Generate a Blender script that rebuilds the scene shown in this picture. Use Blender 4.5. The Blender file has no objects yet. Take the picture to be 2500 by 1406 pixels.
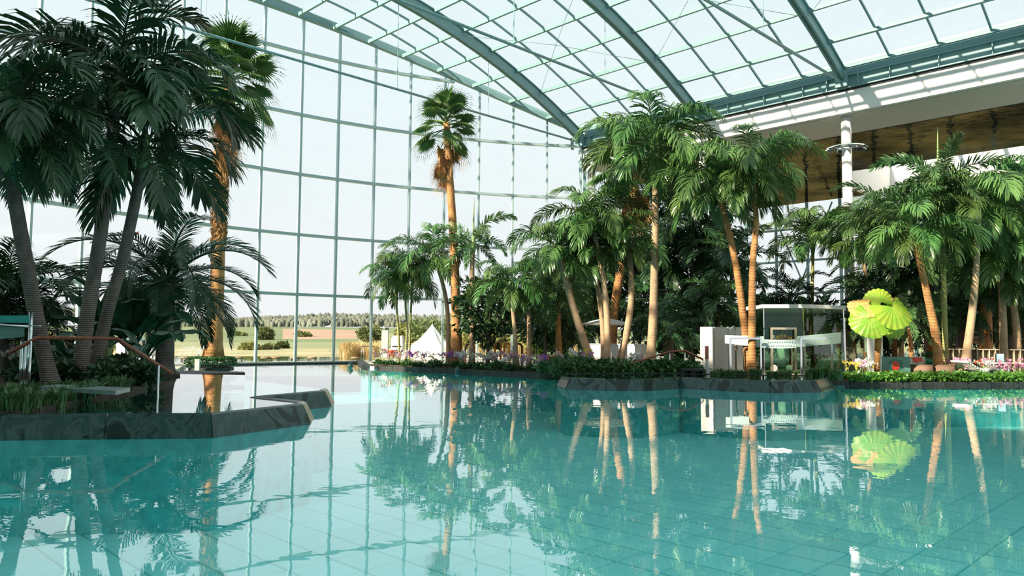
import bpy, math, random
from mathutils import Vector, Matrix, Euler
random.seed(7)
R = math.radians
SC = bpy.context.scene
COL = SC.collection

# ------------------------------------------------------------------ camera
F = 1861.0
PITCH = math.atan((828 - 703) / F)
ROLL = R(0.4)
CAMZ = 1.4
CM = Matrix.Rotation(math.pi / 2 + PITCH, 3, 'X') @ Matrix.Rotation(ROLL, 3, 'Z')
cd = bpy.data.cameras.new('camera')
cam = bpy.data.objects.new('camera', cd)
COL.objects.link(cam)
cam.matrix_world = Matrix.Translation((0, 0, CAMZ)) @ CM.to_4x4()
cd.sensor_width = 36
cd.lens = 36 * F / 2500
cd.clip_end = 3000
SC.camera = cam

# ------------------------------------------------------------------ sky, sun, exposure
SC.view_settings.view_transform = 'Standard'
SC.view_settings.look = 'None'
SC.view_settings.gamma = 1
SC.view_settings.exposure = 0.22
SC.view_settings.use_curve_mapping = False
SC.cycles.transparent_max_bounces = 24
SC.cycles.max_bounces = 8
SC.cycles.sample_clamp_indirect = 6
SC.cycles.caustics_reflective = False
SC.cycles.caustics_refractive = False
W = bpy.data.worlds.new('sky')
SC.world = W
W.use_nodes = True
wn = W.node_tree.nodes; wl = W.node_tree.links
wn.clear()
wo = wn.new('ShaderNodeOutputWorld'); wb = wn.new('ShaderNodeBackground')
wt = wn.new('ShaderNodeTexCoord'); ws = wn.new('ShaderNodeSeparateXYZ'); wr = wn.new('ShaderNodeValToRGB')
wl.new(wt.outputs['Generated'], ws.inputs[0]); wl.new(ws.outputs['Z'], wr.inputs[0])
cr = wr.color_ramp
cr.elements[0].position = 0.0; cr.elements[0].color = (0.83, 0.83, 0.835, 1)
cr.elements[1].position = 0.75; cr.elements[1].color = (0.66, 0.82, 0.85, 1)
e = cr.elements.new(0.3); e.color = (0.76, 0.845, 0.865, 1)
wl.new(wr.outputs[0], wb.inputs[0]); wb.inputs[1].default_value = 0.98
wl.new(wb.outputs[0], wo.inputs[0])
SUN_EL, SUN_AZ = R(28), (-0.80, -0.60)       # direction towards the sun: left and behind the camera
sd = bpy.data.lights.new('sun', 'SUN'); sd.energy = 10.5; sd.angle = R(0.8); sd.color = (1.0, 0.86, 0.66)
sun = bpy.data.objects.new('sun', sd); COL.objects.link(sun)
h = Vector((SUN_AZ[0], SUN_AZ[1], 0)).normalized()
sv = h * math.cos(SUN_EL) + Vector((0, 0, math.sin(SUN_EL)))
sun.rotation_euler = sv.to_track_quat('Z', 'Y').to_euler()
sun.location = (-30, -30, 60)

# ------------------------------------------------------------------ pixel -> place helpers (2500 x 1406 frame)
O = Vector((0, 0, CAMZ))
def ray(x, y): return CM @ Vector(((x - 1250) / F, (703 - y) / F, -1))
def dep(x, y, Y): d = ray(x, y); return O + d * (Y / d.y)
def onz(x, y, z): d = ray(x, y); return O + d * ((z - CAMZ) / d.z)
S2 = math.sqrt(.5)
U = Vector((S2, S2, 0)); V = Vector((-S2, S2, 0))
CC = dep(1420, 350, 48.0); CC.z = 0
def AB(a, b, z=0.0): p = CC - U * a + V * b; return Vector((p.x, p.y, z))
BANG = math.atan2(V.y, V.x)                  # yaw of the long axis of the hall

# ------------------------------------------------------------------ mesh helpers
class MB:
    def __init__(s): s.v = []; s.f = []; s.m = []
    def add(s, vs, fs, mi=0):
        o = len(s.v); s.v += [tuple(v) for v in vs]
        for f in fs: s.f.append([i + o for i in f]); s.m.append(mi)
    def hexa(s, p, mi=0):
        s.add(p, [(0, 3, 2, 1), (4, 5, 6, 7), (0, 1, 5, 4), (1, 2, 6, 5), (2, 3, 7, 6), (3, 0, 4, 7)], mi)
    def box(s, c, d, rz=0, mi=0):
        c = Vector(c); x, y, z = d[0] / 2, d[1] / 2, d[2] / 2
        m = Matrix.Rotation(rz, 3, 'Z')
        s.hexa([c + m @ Vector(q) for q in ((-x, -y, -z), (x, -y, -z), (x, y, -z), (-x, y, -z), (-x, -y, z), (x, -y, z), (x, y, z), (-x, y, z))], mi)
    def bar(s, a, b, w, h, up=(0, 0, 1), mi=0):
        a = Vector(a); b = Vector(b); t = (b - a).normalized(); up = Vector(up)
        if abs(t.dot(up)) > .98: up = Vector((1, 0, 0)) if abs(t.x) < .9 else Vector((0, 1, 0))
        sx = t.cross(up).normalized() * w / 2; uz = sx.cross(t).normalized() * h / 2
        s.hexa([a - sx - uz, a + sx - uz, a + sx + uz, a - sx + uz, b - sx - uz, b + sx - uz, b + sx + uz, b - sx + uz], mi)
    def tube(s, pts, r, n=8, cap=True, mi=0):
        pts = [Vector(p) for p in pts]
        if not hasattr(r, '__len__'): r = [r] * len(pts)
        o = len(s.v); up = Vector((0, 0, 1)); px = None
        for i, p in enumerate(pts):
            t = (pts[min(i + 1, len(pts) - 1)] - pts[max(i - 1, 0)]).normalized()
            if px is None:
                px = t.cross(up)
                if px.length < .05: px = t.cross(Vector((0, 1, 0)))
                px.normalize()
            else:
                px = (px - t * px.dot(t)).normalized()
            py = t.cross(px)
            for k in range(n):
                a = 2 * math.pi * k / n
                s.v.append(tuple(p + (px * math.cos(a) + py * math.sin(a)) * r[i]))
        for i in range(len(pts) - 1):
            for k in range(n):
                k2 = (k + 1) % n
                s.f.append([o + i * n + k, o + i * n + k2, o + (i + 1) * n + k2, o + (i + 1) * n + k]); s.m.append(mi)
        if cap:
            s.f.append([o + k for k in range(n)][::-1]); s.m.append(mi)
            s.f.append([o + (len(pts) - 1) * n + k for k in range(n)]); s.m.append(mi)
    def lathe(s, prof, n=20, c=(0, 0, 0), mi=0):
        o = len(s.v)
        for r, z in prof:
            for k in range(n):
                a = 2 * math.pi * k / n
                s.v.append((c[0] + r * math.cos(a), c[1] + r * math.sin(a), c[2] + z))
        for i in range(len(prof) - 1):
            for k in range(n):
                k2 = (k + 1) % n
                s.f.append([o + i * n + k, o + i * n + k2, o + (i + 1) * n + k2, o + (i + 1) * n + k]); s.m.append(mi)
        if prof[0][0] > 1e-4: s.f.append([o + k for k in range(n)][::-1]); s.m.append(mi)
        if prof[-1][0] > 1e-4: s.f.append([o + (len(prof) - 1) * n + k for k in range(n)]); s.m.append(mi)
    def prism(s, poly, z0, z1, mi=0):
        n = len(poly); o = len(s.v)
        ar = sum(poly[i][0] * poly[(i + 1) % n][1] - poly[(i + 1) % n][0] * poly[i][1] for i in range(n))
        if ar < 0: poly = poly[::-1]
        s.v += [(p[0], p[1], z0) for p in poly] + [(p[0], p[1], z1) for p in poly]
        s.f.append([o + i for i in range(n)][::-1]); s.f.append([o + n + i for i in range(n)]); s.m += [mi, mi]
        for i in range(n):
            j = (i + 1) % n; s.f.append([o + i, o + j, o + n + j, o + n + i]); s.m.append(mi)
    def mesh(s, name, mats, smooth=False):
        me = bpy.data.meshes.new(name); me.from_pydata(s.v, [], s.f)
        for m in (mats if isinstance(mats, (list, tuple)) else [mats]): me.materials.append(m)
        if any(s.m): me.polygons.foreach_set('material_index', s.m)
        if smooth: me.polygons.foreach_set('use_smooth', [True] * len(s.f))
        me.update(); return me
    def build(s, name, mats, parent=None, smooth=False, loc=None):
        """vertices are given in world space; loc becomes the origin"""
        if loc is not None:
            l = Vector(loc); s.v = [tuple(Vector(v) - l) for v in s.v]
        return put(name, s.mesh(name, mats, smooth), parent, loc or (0, 0, 0))
def put(name, me, parent=None, loc=(0, 0, 0), rot=(0, 0, 0), scale=1.0):
    o = bpy.data.objects.new(name, me); COL.objects.link(o)
    o.location = loc; o.rotation_euler = rot
    o.scale = (scale,) * 3 if not hasattr(scale, '__len__') else scale
    if parent: o.parent = parent
    return o
def tag(o, label, cat, group=None, kind=None):
    o['label'] = label; o['category'] = cat
    if group: o['group'] = group
    if kind: o['kind'] = kind
    return o
def thing(name, label, cat, loc=(0, 0, 0), group=None, rz=0):
    o = put(name, None, None, loc, (0, 0, rz)); return tag(o, label, cat, group)
def structure(o): o['kind'] = 'structure'; return o
def sroot(name): return structure(put(name, None))

# ------------------------------------------------------------------ materials
def mat(name, col, rough=.6, metal=0., spec=.5, var=.0, vscale=8., bump=0., bscale=30., rand=0., coat=0., trans=0., col2=None, hue=0., stretch=None):
    m = bpy.data.materials.new(name); m.use_nodes = True
    n = m.node_tree.nodes; l = m.node_tree.links; b = n['Principled BSDF']
    b.inputs['Roughness'].default_value = rough; b.inputs['Metallic'].default_value = metal
    b.inputs['Specular IOR Level'].default_value = spec; b.inputs['Coat Weight'].default_value = coat
    c4 = (*col, 1); b.inputs['Base Color'].default_value = c4
    last = None
    tc = n.new('ShaderNodeTexCoord'); mp = n.new('ShaderNodeMapping'); l.new(tc.outputs['Object'], mp.inputs[0])
    if stretch: mp.inputs['Scale'].default_value = stretch
    if var or col2:
        t = n.new('ShaderNodeTexNoise'); t.inputs['Scale'].default_value = vscale; t.inputs['Detail'].default_value = 5
        l.new(mp.outputs[0], t.inputs['Vector'])
        r = n.new('ShaderNodeValToRGB'); l.new(t.outputs['Fac'], r.inputs[0])
        r.color_ramp.elements[0].position = .35; r.color_ramp.elements[1].position = .65
        if col2: r.color_ramp.elements[0].color = (*col2, 1); r.color_ramp.elements[1].color = c4
        else:
            r.color_ramp.elements[0].color = (*[q * (1 - var) for q in col], 1); r.color_ramp.elements[1].color = (*[min(1, q * (1 + var)) for q in col], 1)
        last = r.outputs[0]
    if rand or hue:
        oi = n.new('ShaderNodeObjectInfo'); hs = n.new('ShaderNodeHueSaturation')
        mr = n.new('ShaderNodeMapRange'); l.new(oi.outputs['Random'], mr.inputs[0]); mr.inputs[3].default_value = 1 - rand; mr.inputs[4].default_value = 1 + rand
        l.new(mr.outputs[0], hs.inputs['Value'])
        if hue:
            ml = n.new('ShaderNodeMath'); ml.operation = 'MULTIPLY'; l.new(oi.outputs['Random'], ml.inputs[0]); ml.inputs[1].default_value = 7.13
            fr = n.new('ShaderNodeMath'); fr.operation = 'FRACT'; l.new(ml.outputs[0], fr.inputs[0])
            m2 = n.new('ShaderNodeMapRange'); l.new(fr.outputs[0], m2.inputs[0]); m2.inputs[3].default_value = .5 - hue; m2.inputs[4].default_value = .5 + hue
            l.new(m2.outputs[0], hs.inputs['Hue'])
        if last: l.new(last, hs.inputs['Color'])
        else: hs.inputs['Color'].default_value = c4
        last = hs.outputs[0]
    if last: l.new(last, b.inputs['Base Color'])
    if bump:
        t = n.new('ShaderNodeTexNoise'); t.inputs['Scale'].default_value = bscale; t.inputs['Detail'].default_value = 4
        l.new(mp.outputs[0], t.inputs['Vector'])
        bp = n.new('ShaderNodeBump'); bp.inputs['Strength'].default_value = bump; bp.inputs['Distance'].default_value = .05
        l.new(t.outputs['Fac'], bp.inputs['Height']); l.new(bp.outputs[0], b.inputs['Normal'])
    if trans:
        tr = n.new('ShaderNodeBsdfTranslucent'); mx = n.new('ShaderNodeMixShader'); mx.inputs[0].default_value = trans
        if last: l.new(last, tr.inputs[0])
        else: tr.inputs[0].default_value = c4
        l.new(b.outputs[0], mx.inputs[1]); l.new(tr.outputs[0], mx.inputs[2])
        l.new(mx.outputs[0], n['Material Output'].inputs[0])
    return m
def glassmat(name, tint, ior=1.45, refl=1.0, bump=0., bscale=1., rough=0., mult=1.0, dist=.02, stretch=None, grazing=1.0, power=5.0):
    m = bpy.data.materials.new(name); m.use_nodes = True
    n = m.node_tree.nodes; l = m.node_tree.links; n.remove(n['Principled BSDF'])
    t = n.new('ShaderNodeBsdfTransparent'); t.inputs[0].default_value = (*tint, 1)
    g = n.new('ShaderNodeBsdfGlossy'); g.inputs['Roughness'].default_value = rough; g.inputs[0].default_value = (refl, refl, refl, 1)
    fr = n.new('ShaderNodeLayerWeight'); fr.inputs[0].default_value = .5
    mx = n.new('ShaderNodeMixShader'); f0 = ((ior - 1) / (ior + 1)) ** 2 * mult
    pw = n.new('ShaderNodeMath'); pw.operation = 'POWER'; pw.inputs[1].default_value = power; l.new(fr.outputs['Facing'], pw.inputs[0])
    ml = n.new('ShaderNodeMath'); ml.operation = 'MULTIPLY_ADD'; ml.use_clamp = True; ml.inputs[1].default_value = grazing - f0; ml.inputs[2].default_value = f0
    l.new(pw.outputs[0], ml.inputs[0]); l.new(ml.outputs[0], mx.inputs[0])
    l.new(t.outputs[0], mx.inputs[1]); l.new(g.outputs[0], mx.inputs[2]); l.new(mx.outputs[0], n['Material Output'].inputs[0])
    if bump:
        tc = n.new('ShaderNodeTexCoord'); mp = n.new('ShaderNodeMapping'); l.new(tc.outputs['Object'], mp.inputs[0])
        if stretch: mp.inputs['Scale'].default_value = stretch
        t1 = n.new('ShaderNodeTexNoise'); t1.inputs['Scale'].default_value = bscale; t1.inputs['Detail'].default_value = 3
        l.new(mp.outputs[0], t1.inputs['Vector'])
        bp = n.new('ShaderNodeBump'); bp.inputs['Strength'].default_value = bump; bp.inputs['Distance'].default_value = dist
        l.new(t1.outputs['Fac'], bp.inputs['Height']); l.new(bp.outputs[0], g.inputs['Normal']); l.new(bp.outputs[0], fr.inputs['Normal'])
    return m
def marble(name):
    m = mat(name, (.02, .05, .045), rough=.22, spec=.35)
    n = m.node_tree.nodes; l = m.node_tree.links; b = n['Principled BSDF']
    tc = n.new('ShaderNodeTexCoord'); w = n.new('ShaderNodeTexNoise'); w.inputs['Scale'].default_value = 2.0; w.inputs['Detail'].default_value = 8; w.inputs['Distortion'].default_value = 1.2
    g_ = n.new('ShaderNodeNewGeometry'); mp_ = n.new('ShaderNodeMapping'); mp_.inputs['Scale'].default_value = (1, 1, .45); l.new(g_.outputs['Position'], mp_.inputs[0]); l.new(mp_.outputs[0], w.inputs['Vector'])
    r = n.new('ShaderNodeValToRGB'); l.new(w.outputs['Fac'], r.inputs[0])
    r.color_ramp.elements[0].position = .42; r.color_ramp.elements[0].color = (.010, .022, .020, 1)
    r.color_ramp.elements[1].position = .55; r.color_ramp.elements[1].color = (.025, .055, .05, 1)
    e = r.color_ramp.elements.new(.49); e.color = (.06, .095, .088, 1)
    e = r.color_ramp.elements.new(.60); e.color = (.035, .07, .06, 1)
    e = r.color_ramp.elements.new(.64); e.color = (.05, .08, .074, 1)
    e = r.color_ramp.elements.new(.68); e.color = (.02, .045, .04, 1)
    l.new(r.outputs[0], b.inputs['Base Color'])
    return m

STEEL = mat('teal_steel', (.20, .34, .35), rough=.45, spec=.4)
STEELL = mat('pale_steel', (.42, .55, .56), rough=.35, metal=.25)
CHROME = mat('chrome', (.72, .75, .76), rough=.18, metal=1.)
DARKM = mat('dark_metal', (.03, .03, .035), rough=.4)
GLASS = glassmat('pane_glass', (.965, .99, .99), 1.3, grazing=.5)
PGLASS = glassmat('pavilion_glass', (.58, .72, .62), 1.5, mult=1.6)
FROST = mat('frosted_glass', (.62, .78, .74), rough=.35, trans=.4)
WATER = glassmat('pool_water', (.72, 1, .995), 1.36, bump=.13, bscale=1.3, dist=.02, power=3.7)
WATERB = glassmat('basin_water', (.58, .93, .92), 1.33, bump=.03, bscale=1.3, dist=.02, power=3.7)
TILE = mat('turquoise_tile', (.52, .97, .955), rough=.5, var=.03, vscale=.3, rand=.05)
GROUT = mat('dark_grout', (.12, .52, .53), rough=.8)
POOLW = mat('pool_wall_mosaic', (.13, .66, .67), rough=.4, var=.15, vscale=6)
MARBLE = marble('green_marble')
SAND = mat('travertine', (.62, .50, .37), rough=.35, col2=(.30, .22, .15), vscale=14, stretch=(1, 1, .15))
PAVE = mat('beige_paving', (.52, .46, .38), rough=.7, var=.12, vscale=3)
SOIL = mat('soil', (.05, .035, .025), rough=.95, var=.4, vscale=12)
KERB = mat('kerb_stone', (.028, .032, .03), rough=.6, spec=.3, var=.4, vscale=7, rand=.3)
WHITE = mat('white_paint', (.80, .79, .78), rough=.55)
WHITEP = mat('white_plastic', (.82, .81, .80), rough=.3)
SOFFIT = mat('grey_soffit', (.46, .46, .45), rough=.5, var=.03, vscale=2)
GOLD = mat('bronze_ceiling_film', (.15, .118, .078), rough=.07, bump=1.0, bscale=.6, col2=(.035, .034, .028), vscale=.35)
def to_glossy(m, rough):
    n = m.node_tree.nodes; l = m.node_tree.links; b = n['Principled BSDF']; g = n.new('ShaderNodeBsdfGlossy'); g.inputs['Roughness'].default_value = rough
    for i in ('Base Color', 'Normal'):
        if b.inputs[i].links: l.new(b.inputs[i].links[0].from_socket, g.inputs[0 if i == 'Base Color' else 'Normal'])
    l.new(g.outputs[0], n['Material Output'].inputs[0])
to_glossy(GOLD, .06)
BLACK = mat('black_gap', (.012, .012, .014), rough=.7)
CANVAS = mat('cream_canvas', (.80, .76, .69), rough=.85, trans=.15)
WOOD = mat('red_brown_wood', (.22, .065, .03), rough=.35, var=.3, vscale=20, stretch=(1, 1, .1))
WOODL = mat('weathered_wood', (.26, .16, .09), rough=.7, var=.35, vscale=9)
RATTAN = mat('rattan', (.22, .13, .085), rough=.6, var=.35, vscale=60, bump=.4, bscale=90)
BRASS = mat('champagne_metal', (.66, .55, .42), rough=.3, metal=.8)
ORANGE = mat('orange_pipe', (.75, .26, .03), rough=.3)
BROWNP = mat('brown_pipe', (.16, .08, .04), rough=.35)
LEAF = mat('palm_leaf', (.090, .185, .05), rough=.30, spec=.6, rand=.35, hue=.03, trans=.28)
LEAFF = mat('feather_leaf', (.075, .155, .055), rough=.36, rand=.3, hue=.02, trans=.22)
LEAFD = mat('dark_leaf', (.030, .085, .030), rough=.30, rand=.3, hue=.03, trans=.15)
LEAFS = mat('shade_palm_leaf', (.040, .095, .045), rough=.36, rand=.35, hue=.02, trans=.18)  # darker copy of the palm leaf: left bank's shade is put into the colour
FANL = mat('fan_leaf', (.085, .165, .045), rough=.42, rand=.3, hue=.02, trans=.25)
DEADL = mat('dead_leaf', (.42, .24, .10), rough=.8, rand=.3, hue=.015, trans=.2)
HEDGE = mat('ground_cover_leaf', (.085, .22, .03), rough=.35, rand=.2, trans=.2)
HEDGED = mat('low_hedge_leaf', (.035, .115, .028), rough=.4, rand=.2, trans=.15)
BANANA = mat('banana_leaf', (.035, .105, .05), rough=.26, rand=.2, trans=.2)
LIME = mat('lime_leaf', (.24, .50, .04), rough=.4, rand=.12, hue=.02, trans=.45, col2=(.40, .52, .06), vscale=2)
LIMED = mat('dry_lime_leaf', (.78, .56, .16), rough=.6, trans=.45, col2=(.75, .38, .16), vscale=3)
BLADE = mat('striped_blade', (.07, .15, .05), rough=.4, rand=.2, trans=.15)
SHAFT = mat('crownshaft', (.20, .30, .10), rough=.35, var=.15, vscale=3)
def trunkmat(name, c1, c2, rings=9., bump=.5):
    m = mat(name, c1, rough=.8, col2=c2, vscale=5, rand=.12, stretch=(1, 1, .6))
    n = m.node_tree.nodes; l = m.node_tree.links; b = n['Principled BSDF']
    tc = n.new('ShaderNodeTexCoord'); w = n.new('ShaderNodeTexWave'); w.bands_direction = 'Z'; w.inputs['Scale'].default_value = rings
    w.inputs['Distortion'].default_value = 1.5; w.inputs['Detail'].default_value = 2
    l.new(tc.outputs['Object'], w.inputs['Vector'])
    bp = n.new('ShaderNodeBump'); bp.inputs['Strength'].default_value = bump; bp.inputs['Distance'].default_value = .04
    l.new(w.outputs['Fac'], bp.inputs['Height']); l.new(bp.outputs[0], b.inputs['Normal'])
    return m
BARK = trunkmat('ringed_bark', (.55, .36, .21), (.36, .25, .16))
BARKO = trunkmat('orange_bark', (.55, .26, .09), (.34, .15, .06), 6)
BARKG = trunkmat('grey_ringed_bark', (.27, .23, .20), (.16, .13, .115), 7, .8)
BARKY = trunkmat('green_bark', (.36, .34, .12), (.24, .25, .08), 3)
FIBRE = mat('fibrous_boots', (.40, .20, .07), rough=.9, col2=(.20, .09, .03), vscale=20, rand=.2)
PETW = mat('white_petal', (.85, .80, .80), rough=.5, trans=.3)
PETP = mat('pink_petal', (.70, .30, .48), rough=.5, trans=.3)
PETV = mat('violet_petal', (.42, .14, .55), rough=.5, trans=.3)
PETR = mat('red_petal', (.70, .06, .03), rough=.5, trans=.2)
PETY = mat('yellow_petal', (.80, .62, .08), rough=.5, trans=.2)

# ------------------------------------------------------------------ roof and glass wall of the hall
SPAN = 39.0
def zroof(a):
    t = min(max(a / SPAN, 0), 1); return 14.4 + 4.85 * 4 * t * (1 - t)
RA, A0, B0 = 30.7, 19.5, -23.7
def arc_b(a): return B0 + math.sqrt(max(RA * RA - (a - A0) ** 2, 0))
BMIN = -50.0
BAY = 8.3
roof = sroot('ceiling')
arch_b = [0, -BAY, -2 * BAY + .1, -3 * BAY, -4 * BAY, -5 * BAY, -6 * BAY]
NA = 26
# main arches: I-section ribs
for b in arch_b:
    m = MB()
    pr = []
    for i in range(NA + 1):
        a = SPAN * i / NA
        z = zroof(a)
        d = .36
        pr.append((a, z + .22, z + .22 - 2 * d))
    for i in range(NA):
        (a1, t1, l1), (a2, t2, l2) = pr[i], pr[i + 1]
        for w, za1, zb1, za2, zb2 in ((.06, l1, t1, l2, t2), (.15, t1 - .06, t1, t2 - .06, t2), (.15, l1, l1 + .06, l2, l2 + .06)):
            m.hexa([AB(a1, b - w, za1), AB(a1, b + w, za1), AB(a2, b + w, za2), AB(a2, b - w, za2),
                    AB(a1, b - w, zb1), AB(a1, b + w, zb1), AB(a2, b + w, zb2), AB(a2, b - w, zb2)])
    m.build('arch_beam', STEEL, roof)
    m = MB(); m.tube([AB(0, b, 13.95), AB(SPAN, b, 13.95)], .065, 8); m.build('tie_rod', STEEL, roof, True)
    m = MB()
    for a in (8.2, 14.5, 24.5, 30.8): m.tube([AB(a, b, 13.95), AB(a, b, zroof(a) - .2)], .018, 5)
    m.build('hanger_rod', STEEL, roof)
    for a, s in ((0, 1), (SPAN, -1)):        # bearing shoe
        m = MB()
        p = AB(a + s * .05, b, 0)
        for w, hh, zz in ((.55, .5, 13.95), (.34, .5, 14.25)):
            m.box((p.x, p.y, zz), (w, .5, hh), BANG)
        m.box(AB(a + s * .05, b - .75, 14.0), (.04, .3, .75), BANG); m.box(AB(a + s * .05, b + .75, 14.0), (.04, .3, .75), BANG)
        m.build('bearing_shoe', STEEL, roof)
for b1, b2 in zip(arch_b, arch_b[1:]):          # thin bracing cables between the arches
    for a1, a2 in ((10.3, 4.0), (4.0, 10.3), (16.6, 10.3), (22.9, 29.2)):
        m = MB(); m.tube([AB(a1, b1, zroof(a1) - .2), AB((a1 + a2) / 2, (b1 + b2) / 2, zroof((a1 + a2) / 2) - .12), AB(a2, b2, zroof(a2) - .2)], .012, 4); m.build('bracing_cable', STEEL, roof)
PA = [0.0] + [1.9 + (SPAN - 3.8) / 17 * i for i in range(18)] + [SPAN]
for a in PA[1:-1]:
    bb = arc_b(a) - .05
    m = MB(); z = zroof(a)
    m.bar(AB(a, BMIN, z + .12), AB(a, bb, z + .12), .13, .2); m.build('purlin', STEEL, roof)
# glazing bars (between the arches)
gb = []
b = 6.225
while b > BMIN:
    gb.append(b); b -= BAY / 4
for b in gb:
    if any(abs(b - q) < .2 for q in arch_b): continue
    m = MB(); prev = None
    for i in range(61):
        a = SPAN * i / 60
        if b > arc_b(a): prev = None; continue
        p = AB(a, b, zroof(a) + .24)
        if prev is not None: m.bar(prev, p, .075, .10)
        prev = p
    if m.v: m.build('glazing_bar', STEEL, roof)
# roof panes
for i in range(len(PA) - 1):
    a1, a2 = PA[i], PA[i + 1]
    for j in range(len(gb)):
        b2 = gb[j]; b1 = gb[j + 1] if j + 1 < len(gb) else BMIN
        t1, t2 = min(b2, arc_b(a1)), min(b2, arc_b(a2))
        if t1 <= b1 + .05 and t2 <= b1 + .05: continue
        t1 = max(t1, b1 + .01); t2 = max(t2, b1 + .01)
        g = .02
        z1, z2 = zroof(a1) + .31, zroof(a2) + .31
        m = MB()
        m.add([AB(a1 + g, b1 + g, z1), AB(a1 + g, t1 - g, z1), AB(a2 - g, t2 - g, z2), AB(a2 - g, b1 + g, z2)], [(0, 1, 2, 3)])
        m.build('pane', GLASS, roof)
# one pane run between last bar and arc handled by gb[0]; strip nearest the arc top
for i in range(len(PA) - 1):
    a1, a2 = PA[i], PA[i + 1]; b1 = gb[0]
    t1, t2 = arc_b(a1), arc_b(a2)
    if t1 > b1 and t2 > b1:
        m = MB(); z1, z2 = zroof(a1) + .31, zroof(a2) + .31
        m.add([AB(a1, b1, z1), AB(a1, t1, z1), AB(a2, t2, z2), AB(a2, b1, z2)], [(0, 1, 2, 3)]); m.build('pane', GLASS, roof)

# curved glass wall
wall = sroot('wall_back')
TH = [-39.35 + 4.1 * k for k in range(20)]
ZT = [0.05, 3.75, 7.03, 10.37, 13.7, 17.2, 20.5]
def arcpt(th, z, dr=0.):
    t = R(th); return AB(A0 + (RA + dr) * math.sin(t), B0 + (RA + dr) * math.cos(t), z)
def arca(th): return A0 + RA * math.sin(R(th))
def ztop(th): return zroof(arca(th)) + .12
for th in TH:
    m = MB(); rad = (arcpt(th, 0, 1) - arcpt(th, 0)).normalized()
    m.bar(arcpt(th, -.05), arcpt(th, ztop(th)), .11, .2, up=rad); m.build('mullion', STEELL, wall)
for zi, z in enumerate(ZT[:-1]):
    m = MB(); n = 0
    fine = [TH[0] + (TH[-1] - TH[0]) * i / 76 for i in range(77)]
    for t1, t2 in zip(fine, fine[1:]):
        if z > min(ztop(t1), ztop(t2)) - .05: continue
        hh = .15 if zi else .12
        p, q = arcpt(t1, z, -.06), arcpt(t2, z, -.06)
        m.bar(p, q, .2, hh)
    m.build('transom', STEELL, wall)
m = MB()                                        # curved edge beam
fine = [TH[0] + (TH[-1] - TH[0]) * i / 60 for i in range(61)]
for t1, t2 in zip(fine, fine[1:]):
    p, q = arcpt(t1, ztop(t1) + .15, -.05), arcpt(t2, ztop(t2) + .15, -.05)
    m.bar(p, q, .30, .42)
m.build('edge_beam', STEEL, wall)
for t1, t2 in zip(TH, TH[1:]):
    for z1, z2 in zip(ZT, ZT[1:]):
        za, zb = min(z2, ztop(t1)), min(z2, ztop(t2))
        if za <= z1 + .05 and zb <= z1 + .05: continue
        za = max(za, z1 + .02); zb = max(zb, z1 + .02)
        m = MB(); g = .08
        m.add([arcpt(t1 + g, z1 + .03, .02), arcpt(t2 - g, z1 + .03, .02), arcpt(t2 - g, zb - .02, .02), arcpt(t1 + g, za - .02, .02)], [(0, 1, 2, 3)])
        m.build('pane', GLASS, wall)
m = MB()                                        # sill with dark drain grille
for t1, t2 in zip(fine, fine[1:]):
    m.bar(arcpt(t1, -.04, -.15), arcpt(t2, -.04, -.15), .7, .16)
m.build('sill', KERB, wall)

# eave girders, fascia and soffit on both sides
def eave(side):
    s = 1 if side == 'right' else -1
    def P(a, b, z): return AB(-a if s > 0 else SPAN + a, b, z)     # a measured outwards
    root = sroot('trim_1' if s > 0 else 'trim_2')
    m = MB()
    m.bar(P(-.1, BMIN, 14.75), P(-.1, 0, 14.75), .12, .3); m.build('eave_beam', STEEL, root)
    for w, z, hh in ((.08, 13.95, .62), (.34, 14.25, .05), (.34, 13.66, .05)):
        m = MB(); m.bar(P(.05, BMIN, z), P(.05, 0, z), w, hh); m.build('girder_web' if hh > .1 else 'girder_flange', STEEL, root)
    m = MB()
    b = 0
    while b > BMIN:
        m.box(P(-.06, b, 13.95), (.03, .2, .56), BANG); b -= BAY / 4
    m.build('stiffener', STEEL, root)
    m = MB(); m.bar(P(.45, BMIN, 14.5), P(.45, 0, 14.5), .3, .5); m.build('gutter', STEEL, root)
    m = MB(); m.bar(P(.25, BMIN, 13.6), P(.25, -.0, 13.6), .5, .12); m.build('gap_bar', BLACK, root)  # solid black bar stands in for the dark gap above the fascia
    m = MB(); m.hexa([P(.05, BMIN, 12.48), P(.35, BMIN, 12.48), P(.35, .3, 12.48), P(.05, .3, 12.48), P(.05, BMIN, 13.54), P(.35, BMIN, 13.54), P(.35, .3, 13.54), P(.05, .3, 13.54)])
    f = m.build('fascia', WHITE, root)
    return P, root
PR, _ = eave('right')
PL, _ = eave('left')
def slab(name, P, a1, a2, b1, b2, z1, z2, mt, root):
    m = MB(); m.hexa([P(a1, b1, z1), P(a2, b1, z1), P(a2, b2, z1), P(a1, b2, z1), P(a1, b1, z2), P(a2, b1, z2), P(a2, b2, z2), P(a1, b2, z2)])
    o = m.build(name, mt, root); return o
wr_ = sroot('wall_right')
slab('soffit', PR, .35, 4.0, BMIN, .3, 12.45, 12.7, SOFFIT, wr_)
slab('mirror_ceiling', PR, 4.0, 13.0, BMIN, .3, 12.42, 12.7, GOLD, wr_)
slab('mirror_ceiling', PR, 13.0, 22.0, -11.5, .3, 12.42, 12.7, GOLD, wr_)
slab('roof_slab', PR, .7, 12.9, BMIN, .3, 13.3, 14.2, WHITE, wr_)
slab('roof_slab', PR, 12.9, 22.0, -11.5, .3, 13.3, 14.2, WHITE, wr_)
slab('skylight_wall', PR, 20.0, 20.3, BMIN, -11.5, 12.2, 15.5, WHITE, wr_)
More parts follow.
